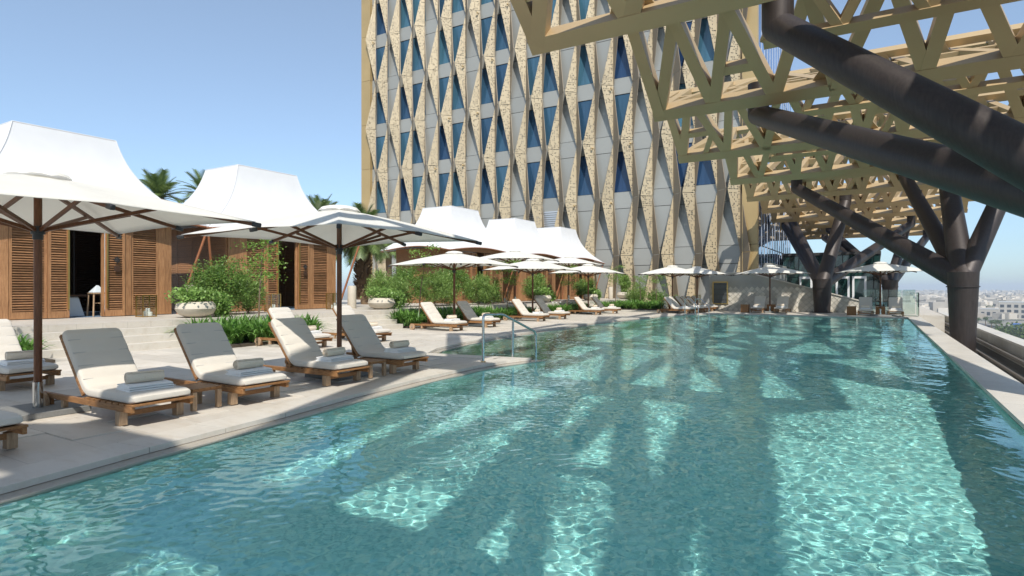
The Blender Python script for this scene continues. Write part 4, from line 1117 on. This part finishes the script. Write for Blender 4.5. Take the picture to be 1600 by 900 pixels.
def bed(x0, x1, y0, y1, n, h, label, soil_top=.08):
    o = struct(build(G().b2((x0, y0, .0), (x1, y1, soil_top)), 'planting_soil', M['soil']))
    V, F = straps(int(n * .9), x0 + .12, x1 - .1, y0 + .1, y1 - .1, h * 1.08, .078, soil_top)
    p = link('strap_leaf_plants', np_mesh('strap_leaf_plants', V, F, M['leaf_strap']))
    tag(p, label, 'plants', 'strap leaved planting beds'); p['kind'] = 'stuff'; return p
bed(-17.0, -14.9, 2.5, 5.9, 1900, .62, 'green strap leaved plants left of the nearest steps')
bed(-17.0, -14.6, 9.8, 13.1, 3000, .78, 'green strap leaved plants between the first two flights of steps')
bed(-17.0, -15.4, 18.3, 24.0, 3600, .8, 'green strap leaved plants in front of the hedge')
bed(-17.0, -15.9, 24.0, 29.4, 2200, .6, 'green strap leaved plants behind the fourth umbrella')
bed(-17.0, -16.1, 31.3, 36.9, 2300, .62, 'green strap leaved plants between the fourth and fifth umbrellas')
bed(-17.0, -16.1, 38.7, 43.9, 1700, .65, 'green strap leaved plants before the farthest cabana')
bed(-17.0, -13.4, 42.2, 44.6, 1600, .75, 'green strap leaved plants at the foot of the tower fins')
# hedge of separate shrubs
H = 'leafy shrubs along the cabana terrace'
SH = [(-18.6, 12.2, .75, .95, 2.1, 5200, .075, 'leaf_shrub', 'tall bushy shrub behind the nearest bowl planter'),
      (-18.9, 13.3, .5, .6, 1.6, 2000, .085, 'leaf_bamboo', 'loose twiggy shrub at the left corner of the second cabana'),
      (-18.2, 10.95, .35, .35, 1.9, 1300, .07, 'leaf_shrub', 'slim climbing shrub at the end of the nearest cabana'),
      (-18.7, 20.2, .9, 1.0, 2.0, 4800, .085, 'leaf_bamboo', 'pale feathery shrub at the left end of the hedge'),
      (-19.2, 21.8, 1.0, 1.1, 2.25, 5200, .08, 'leaf_shrub', 'dense green shrub, second in the hedge'),
      (-18.6, 23.4, .95, 1.0, 2.0, 4800, .085, 'leaf_bamboo', 'light green shrub, third in the hedge'),
      (-19.0, 25.1, 1.0, 1.1, 2.35, 4800, .08, 'leaf_shrub', 'tall green shrub in the middle of the hedge'),
      (-18.4, 26.9, .9, 1.0, 2.0, 4200, .085, 'leaf_bamboo', 'feathery shrub left of the middle cabana doorway'),
      (-18.6, 28.4, .7, .7, 1.7, 2600, .08, 'leaf_shrub', 'last shrub of the hedge, nearest the middle cabana doorway'),
      (-18.4, 33.4, .8, 1.0, 1.9, 3400, .1, 'leaf_bamboo', 'shrub between the middle and fourth cabana doorways'),
      (-18.3, 40.6, .8, 1.0, 1.9, 3000, .1, 'leaf_shrub', 'shrub between the fourth and farthest cabana doorways'),
      (-16.5, 46.6, .9, .9, 2.0, 2200, .11, 'leaf_bamboo', 'pale shrub in the corner between farthest cabana and tower'),
      (-14.9, 46.8, .8, .8, 1.6, 1700, .11, 'leaf_shrub', 'low shrub against the tower wall'),
      (-12.9, 45.2, .5, .5, 1.0, 900, .1, 'leaf_shrub', 'small shrub behind the far loungers')]
for x, y, rx, ry, h, n_, s_, mt, lab in SH:
    shrub('shrub', (x, y, PZ if x < -17 else .08), rx * .92, ry * .92, h * .82, n_, s_, M[mt], lab, 'shrub', H)
# bowl planters with trailing ivy
def bowl(loc, s_, label, ivylabel, side=1):
    t = thing('bowl_planter', label, 'planter', loc, 0, 'round stone bowl planters')
    build(G().lathe([(0, 0), (.22 * s_, 0), (.42 * s_, .10 * s_), (.50 * s_, .24 * s_), (.46 * s_, .37 * s_), (.40 * s_, .42 * s_), (.37 * s_, .42 * s_), (.40 * s_, .34 * s_), (.3 * s_, .3 * s_), (0, .3 * s_)], 36), 'bowl', M['bowl'], t, 40)
    p = thing('trailing_ivy', ivylabel, 'plant', (loc[0], loc[1], loc[2] + .35 * s_), 0, 'ivy in the bowl planters')
    P = clump_points(900, .55 * s_, .62 * s_, .22 * s_, 12, .4); P[:, 2] += .24 * s_
    Q = clump_points(900, .25 * s_, .3 * s_, .32 * s_, 8, .4); Q += np.array([.22 * s_, .62 * s_ * side, -.02 * s_]); P = np.concatenate([P, Q])
    V, F = leafcloud(P, .10, 1.25); link('foliage', np_mesh('foliage', V, F, M['leaf_ivy']), p)
    g = G(); stems(g, [tuple(P[i]) for i in rg.integers(0, len(P), 6)]); build(g, 'stems', M['stem'], p)
bowl((-17.75, 10.7, PZ), 1.15, 'wide sand coloured bowl planter at the right end of the nearest cabana', 'ivy spilling from the nearest bowl planter')
bowl((-17.9, 18.9, PZ), 1.15, 'sand coloured bowl planter to the right of the second cabana', 'ivy spilling from the bowl planter by the second cabana')
bowl((-17.7, 32.9, PZ), 1.1, 'sand coloured bowl planter past the middle cabana doorway', 'ivy in the bowl planter past the middle cabana doorway')
bowl((-17.7, 40.2, PZ), 1.1, 'sand coloured bowl planter past the fourth cabana doorway', 'ivy in the bowl planter past the fourth cabana doorway')
t = thing('bowl_planter', 'bare rimmed sand coloured bowl planter at the far end of the terrace', 'planter', (-17.6, 46.9, PZ), 0, 'round stone bowl planters')
build(G().lathe([(0, 0), (.3, 0), (.58, .14), (.68, .33), (.62, .5), (.55, .56), (.5, .5), (0, .45)], 36), 'bowl', M['bowl'], t, 40)
shrub('grass_tuft', (-17.6, 46.9, PZ + .45), .45, .5, 1.4, 1400, .14, M['leaf_bamboo'], 'upright grassy plant in the farthest bowl planter', 'plant', None, 4)
for x, y, lab in ((-19.9, 19.15, 'tall cylindrical stone planter at the right corner of the second cabana'), (-18.6, 46.3, 'tall cylindrical stone planter beside the farthest bowl'), (-19.9, 11.85, 'tall cylindrical stone planter behind the nearest bowl, mostly hidden')):
    o = build(G().lathe([(0, 0), (.17, 0), (.19, .05), (.19, .95), (.17, 1.0), (.14, 1.0), (.13, .9), (0, .9)], 28), 'cylinder_planter', M['bowl'], None, 40); o.location = (x, y, PZ); tag(o, lab, 'planter', 'tall cylindrical planters')
# slim trees
def slim_tree(x, y, z, h, crown, lab, lean=(.0, .0), n=900, size=.085):
    t = thing('small_tree', lab, 'tree', (x, y, z), 0, 'slim young trees among the beds')
    g = G(); top = Vector((lean[0], lean[1], h)); m_ = Vector((lean[0] * .3 + .04, lean[1] * .3 - .03, h * .5)); g.tube([(0, 0, 0), m_, top * .8, top], [.028, .022, .016, .008], 7)
    tr = build(g, 'trunk', M['stem'], t, 60); P = []
    b = G()
    for q in range(9):
        a = q * 2.4; hh = h * (.55 + .05 * q); st = Vector((lean[0] * hh / h, lean[1] * hh / h, hh)); e = st + Vector((math.cos(a) * crown * (.5 + .5 * rnd.random()), math.sin(a) * crown * (.5 + .5 * rnd.random()), .22 + .2 * rnd.random()))
        b.tube([st, st.lerp(e, .5) + Vector((0, 0, -.03)), e], [.01, .007, .003], 5, False)
        k = int(n / 9); pp = rg.normal(size=(k, 3)) * np.array([.15, .15, .07]) * (crown / .45) + np.array(e); P.append(pp)
    build(b, 'limbs', M['stem'], t); V, F = leafcloud(np.concatenate(P), size, 2.0, .1); link('crown', np_mesh('crown', V, F, M['leaf_tree']), t)
slim_tree(-16.0, 11.6, .08, 2.75, .5, 'thin stemmed young tree in front of the second cabana shutters', (.05, .1))
slim_tree(-15.9, 18.9, .08, 2.9, .5, 'thin stemmed young tree in front of the hedge', (.1, .35))
slim_tree(-16.1, 4.6, .08, 2.6, .55, 'young tree at the left edge of the picture behind the umbrella pole', (0, -.3))
slim_tree(-16.3, 26.4, .08, 2.6, .5, 'thin young tree at the doorway of the middle cabana', (.1, 0))
slim_tree(-16.4, 33.6, .08, 2.6, .5, 'thin young tree between the fourth and fifth umbrellas', (0, .3))
slim_tree(-16.3, 41.5, .08, 2.8, .55, 'thin young tree left of the farthest cabana doorway', (0, 0))
slim_tree(-14.2, 44.4, .08, 2.7, .6, 'young tree against the grey tower panels', (.1, 0))
slim_tree(-15.6, 44.9, .08, 2.2, .5, 'shorter young tree beside the one against the tower panels', (-.1, .1))
# white flowers in beds
fm = G().lathe([(0, .02), (.03, .03), (.055, 0), (.03, -.02), (0, -.01)], 8).mesh('flower', M['flower'], 60)
for i in range(7):
    o = link('white_flower', fm, None, (-16.5 + rnd.uniform(-.3, .3), 31.8 + i * .75, .68 + rnd.uniform(0, .14))); tag(o, 'white bloom among the strap leaves between the fourth and fifth umbrellas', 'flower', 'white blooms in the bed')
# palms
def palm_proto():
    t = thing('palm_tree', 'x', 'palm', (0, 0, 0), 0, 'palm trees behind the cabanas')
    g = G(); g.tube([(0, 0, -7.5), (.1, 0, -4), (0, 0, 0)], [.26, .22, .26], 12); build(g, 'trunk', M['palmbark'], t, 60)
    V = []; F = []; S = G()
    rp = random.Random(9)
    for q in range(44):
        az = q * 2.4 + rp.uniform(-.2, .2); el = R(80 - q * 2.9); L = 1.65 + rp.uniform(-.2, .3); N = 16; p = Vector((0, 0, 0)); d = Vector((math.cos(az) * math.cos(el), math.sin(az) * math.cos(el), math.sin(el)))
        pts = [p.copy()]
        for k in range(N):
            d.z -= .055 + .02 * (k / N); d.normalize(); p = p + d * L / N; pts.append(p.copy())
            side = d.cross(Vector((0, 0, 1))).normalized(); up = side.cross(d)
            if k > 1:
                for s_ in (-1, 1):
                    for e_ in (0, .5):
                        b_ = p - d * L / N * e_; ll = .62 * math.sin(math.pi * min(1, .15 + .85 * (k / N))) ** .6 + .1
                        tip = b_ + (side * s_ * .72 + d * .75 + up * .12).normalized() * ll + Vector((0, 0, -.16 * ll)); i = len(V)
                        V += [b_ + d * .034, b_ - d * .034, tip]; F.append((i, i + 1, i + 2))
        S.tube([pts[i] for i in (0, 5, 10, 16)], [.028, .018, .012, .004], 5, False)
    me = bpy.data.meshes.new('fronds'); me.from_pydata([tuple(v) for v in V], [], F); me.materials.append(M['leaf_palm']); link('fronds', me, t); build(S, 'frond_stems', M['leaf_palm'], t)
    return t
PL = [(-35.5, 19.2, 6.8, 'palm crown just right of the nearest white roof'), (-36.5, 22.6, 7.4, 'palm crown touching the left of the second white roof'), (-35.6, 31.2, 6.9, 'palm crown right of the second white roof'),
      (-34.0, 33.6, 5.9, 'low palm crown behind the second umbrella canopy, near the tower'), (-33, 35.6, 5.3, 'smallest palm crown at the foot of the tower')]
P0 = palm_proto()
for i, (x, y, z, lab) in enumerate(PL):
    if i == 0: P0.location = (x, y, z); P0['label'] = lab
    else: copytree(P0, (x, y, z), rnd.uniform(0, 6), lab)
for x, y, zc, lab in ((-24.2, 24.1, 4.6, 'stout palm with shaggy trunk right of the second cabana'), (-25.6, 22.4, 4.7, 'stout shaggy palm partly hidden behind the second umbrella')):
    t = copytree(P0, (x, y, zc), rnd.uniform(0, 6), lab)
    P = rg.uniform(size=(900, 3)); a = P[:, 0] * 6.28; z_ = -.2 - P[:, 1] * 3.4; c_ = np.stack([np.cos(a) * .36, np.sin(a) * .36, z_], 1)
    d = np.stack([np.cos(a), np.sin(a), np.full(900, .9)], 1) * .2; s_ = np.stack([-np.sin(a), np.cos(a), np.zeros(900)], 1) * .07
    V = np.stack([c_ - s_, c_ + s_, c_ + d + s_ * .4, c_ + d - s_ * .4], 1).reshape(-1, 3); link('trunk_boots', np_mesh('trunk_boots', V, np.arange(3600).reshape(-1, 4), M['palmbark']), t)

# ================================================================== CITY BELOW
def ray(px, d): u = (px - 800) / 940; return (d * (u * .8554 - .518), d * (u * .518 + .8554))
GZ = -45.
m, nt, b = newmat('city_ground'); v = coords(nt)
c1 = ramp(nt, noise(nt, v, .012, 8, .65), [(.35, (.30, .26, .20)), (.5, (.20, .19, .165)), (.56, (.10, .12, .06)), (.65, (.33, .29, .23))])
nt.links.new(c1, b.inputs['Base Color']); b.inputs['Roughness'].default_value = .95; M['cityground'] = m
struct(build(G().add([(-9000, -3000, GZ), (14000, -3000, GZ), (14000, 16000, GZ), (-9000, 16000, GZ)], [(0, 1, 2, 3)]), 'ground', M['cityground']))
def citymat(name, c):
    m, nt, b = newmat(name); v = coords(nt); geo = nt.nodes.new('ShaderNodeNewGeometry')
    col = ramp(nt, geo.outputs['Random Per Island'], [(0, tuple(x * .6 for x in c)), (.5, c), (1, tuple(min(.8, x * 1.35) for x in c))]); nt.links.new(col, b.inputs['Base Color']); b.inputs['Roughness'].default_value = .8; return m
M['city'] = citymat('pale_city_render', (.50, .45, .38)); M['citywin'] = simple('city_window', (.05, .06, .07), .2)
M['roadm'] = simple('asphalt', (.06, .06, .06), .9, 0, .1)
# nearer houses one by one, windows built
def house(px, d, wdt, h, dep, lab, rows_=2, cols=4, rz=0.):
    x, y = ray(px, d); t = thing('house', lab, 'house', (x, y, GZ), R(rz))
    build(G().b2((-wdt / 2, 0, 0), (wdt / 2, dep, h)).b2((-wdt * .2, 1, h), (wdt * .15, dep * .6, h + 3)), 'walls', M['city'], t)
    build(G().b2((-wdt / 2 - .2, -.2, h - .9), (wdt / 2 + .2, .1, h + .6)), 'roof_parapet', M['white_frame'], t)
    for r_ in range(rows_):
        for c_ in range(cols):
            xx = -wdt / 2 + (c_ + .5) * wdt / cols; zz = 2 + r_ * (h - 3) / rows_
            build(G().b2((xx - wdt / cols * .28, -.25, zz), (xx + wdt / cols * .28, -.02, zz + (h - 3) / rows_ * .55)), 'window', M['citywin'], t)
house(1588, 900, 42, 26, 22, 'large cream villa with dark windows seen over the parapet at the right edge', 3, 5, -20)
house(1549, 980, 30, 13, 20, 'low brown roofed house left of the large cream villa', 1, 4, -20)
house(1455, 1150, 34, 20, 20, 'cream block just left of the dark steel column', 3, 6, -25)
house(1472, 1000, 22, 12, 18, 'small pale house close to the left side of the dark column', 2, 3, -15)
house(1530, 1500, 40, 16, 26, 'long pale block in the middle distance of the city', 2, 6, -20)
house(1500, 1350, 30, 22, 26, 'square pale block partly behind the dark column', 3, 4, -20)
house(1600, 1500, 60, 20, 26, 'wide pale block behind the large cream villa', 2, 7, -20)
house(1436, 1500, 40, 26, 26, 'tall pale block above the glass balustrade', 4, 4, -20)
g = G(); rc = random.Random(31)
for i in range(5200):
    d = rc.uniform(1250, 5200) if i > 700 else rc.uniform(900, 1700); px = rc.uniform(1150, 1720); x, y = ray(px, d)
    wdt = rc.uniform(9, 26); dep = rc.uniform(9, 24); h = rc.choice((7, 8, 10, 12, 14, 18, 24)) * rc.uniform(.8, 1.2) * (1.0 if d < 3000 else 1.15)
    g.box((x, y, GZ + h / 2), (wdt, dep, h), rc.choice((.2, -.35, 1.1)))
    if rc.random() < .4: g.box((x, y, GZ + h + 1), (wdt * .35, dep * .35, 3), .2)
o = build(g, 'distant_city', M['city']); tag(o, 'low pale city blocks spreading to the hazy horizon', 'city'); o['kind'] = 'stuff'
g = G()
for px0, px1, d0, d1, wd in ((1380, 1700, 760, 700, 16), (1380, 1700, 880, 860, 10), (1440, 1620, 1080, 600, 12)):
    a = ray(px0, d0); b_ = ray(px1, d1); g.bar((*a, GZ + .3), (*b_, GZ + .3), wd, .3)
struct(build(g, 'road', M['roadm']))
# city trees
M['leaf_far'] = leaf('far_tree_leaf', (.05, .085, .02), (.11, .16, .045), .6, .15)
def far_tree(px, d, s_, lab, h=8):
    x, y = ray(px, d); t = thing('street_tree', lab, 'tree', (x, y, GZ), 0)
    P = clump_points(1500, s_, s_, s_ * .55, 16, .3); P[:, 2] += h - s_ * .2; V, F = leafcloud(P, s_ * .16, 1.5); link('crown', np_mesh('crown', V, F, M['leaf_far']), t)
    build(G().tube([(0, 0, 0), (0, 0, h * .8)], [.5, .3], 6), 'trunk', M['palmbark'], t)
far_tree(1592, 560, 19, 'big rounded green tree at the right edge beyond the parapet', 7)
far_tree(1572, 610, 11, 'olive tree beside the big rounded one beyond the parapet', 5)
far_tree(1545, 1090, 14, 'dark green clump of tree right of the steel column', 10)
far_tree(1533, 1080, 13, 'dark green tree touching the right side of the steel column', 10)
far_tree(1462, 900, 9, 'green tree left of the column, below the pale houses', 6)
far_tree(1449, 850, 8, 'small green tree above the gutter rails', 6)
for i, (px, d) in enumerate(((1549, 640), (1556, 650), (1561, 640), (1528, 700), (1540, 720), (1478, 760), (1466, 800))):
    x, y = ray(px, d); t = thing('street_palm', 'thin street palm below the pool terrace, ' + ('right of the column, foremost', 'right of the column, tallest looking', 'right of the column, nearest the round tree', 'touching the right of the column', 'farther right of the column', 'just left of the column', 'well left of the column')[i], 'palm', (x, y, GZ), 0, 'street palms in the city below')
    build(G().tube([(0, 0, 0), (0, 0, 10)], [.45, .35], 6), 'trunk', M['palmbark'], t)
    P = rg.normal(size=(260, 3)) * np.array([1.3, 1.3, .9]); P[:, 2] += 10.2; V, F = leafcloud(P, 1.8, 5, .1); link('fronds', np_mesh('fronds', V, F, M['leaf_far']), t)
x, y = ray(1588, 690)
tag(build(G().b2((x - 4, y - 3, GZ), (x + 4, y + 3, GZ + 6)), 'blue_kiosk', simple('blue_board', (.02, .12, .4), .6)), 'bright blue boxy kiosk below the cream villa', 'kiosk')
# haze
HZ = 1
m = bpy.data.materials.new('haze_air'); m.use_nodes = True; nt = m.node_tree; nt.nodes.clear(); out = nt.nodes.new('ShaderNodeOutputMaterial')
pvv = nt.nodes.new('ShaderNodeVolumePrincipled'); pvv.inputs['Color'].default_value = (.80, .88, .97, 1); pvv.inputs['Density'].default_value = .00017; nt.links.new(pvv.outputs[0], out.inputs['Volume'])
if HZ:
    o = build(G().b2((-8900, -2900, GZ - 1), (13900, 15900, 60)), 'haze', m); tag(o, kind='stuff', label='pale warm haze over the city', cat='haze')
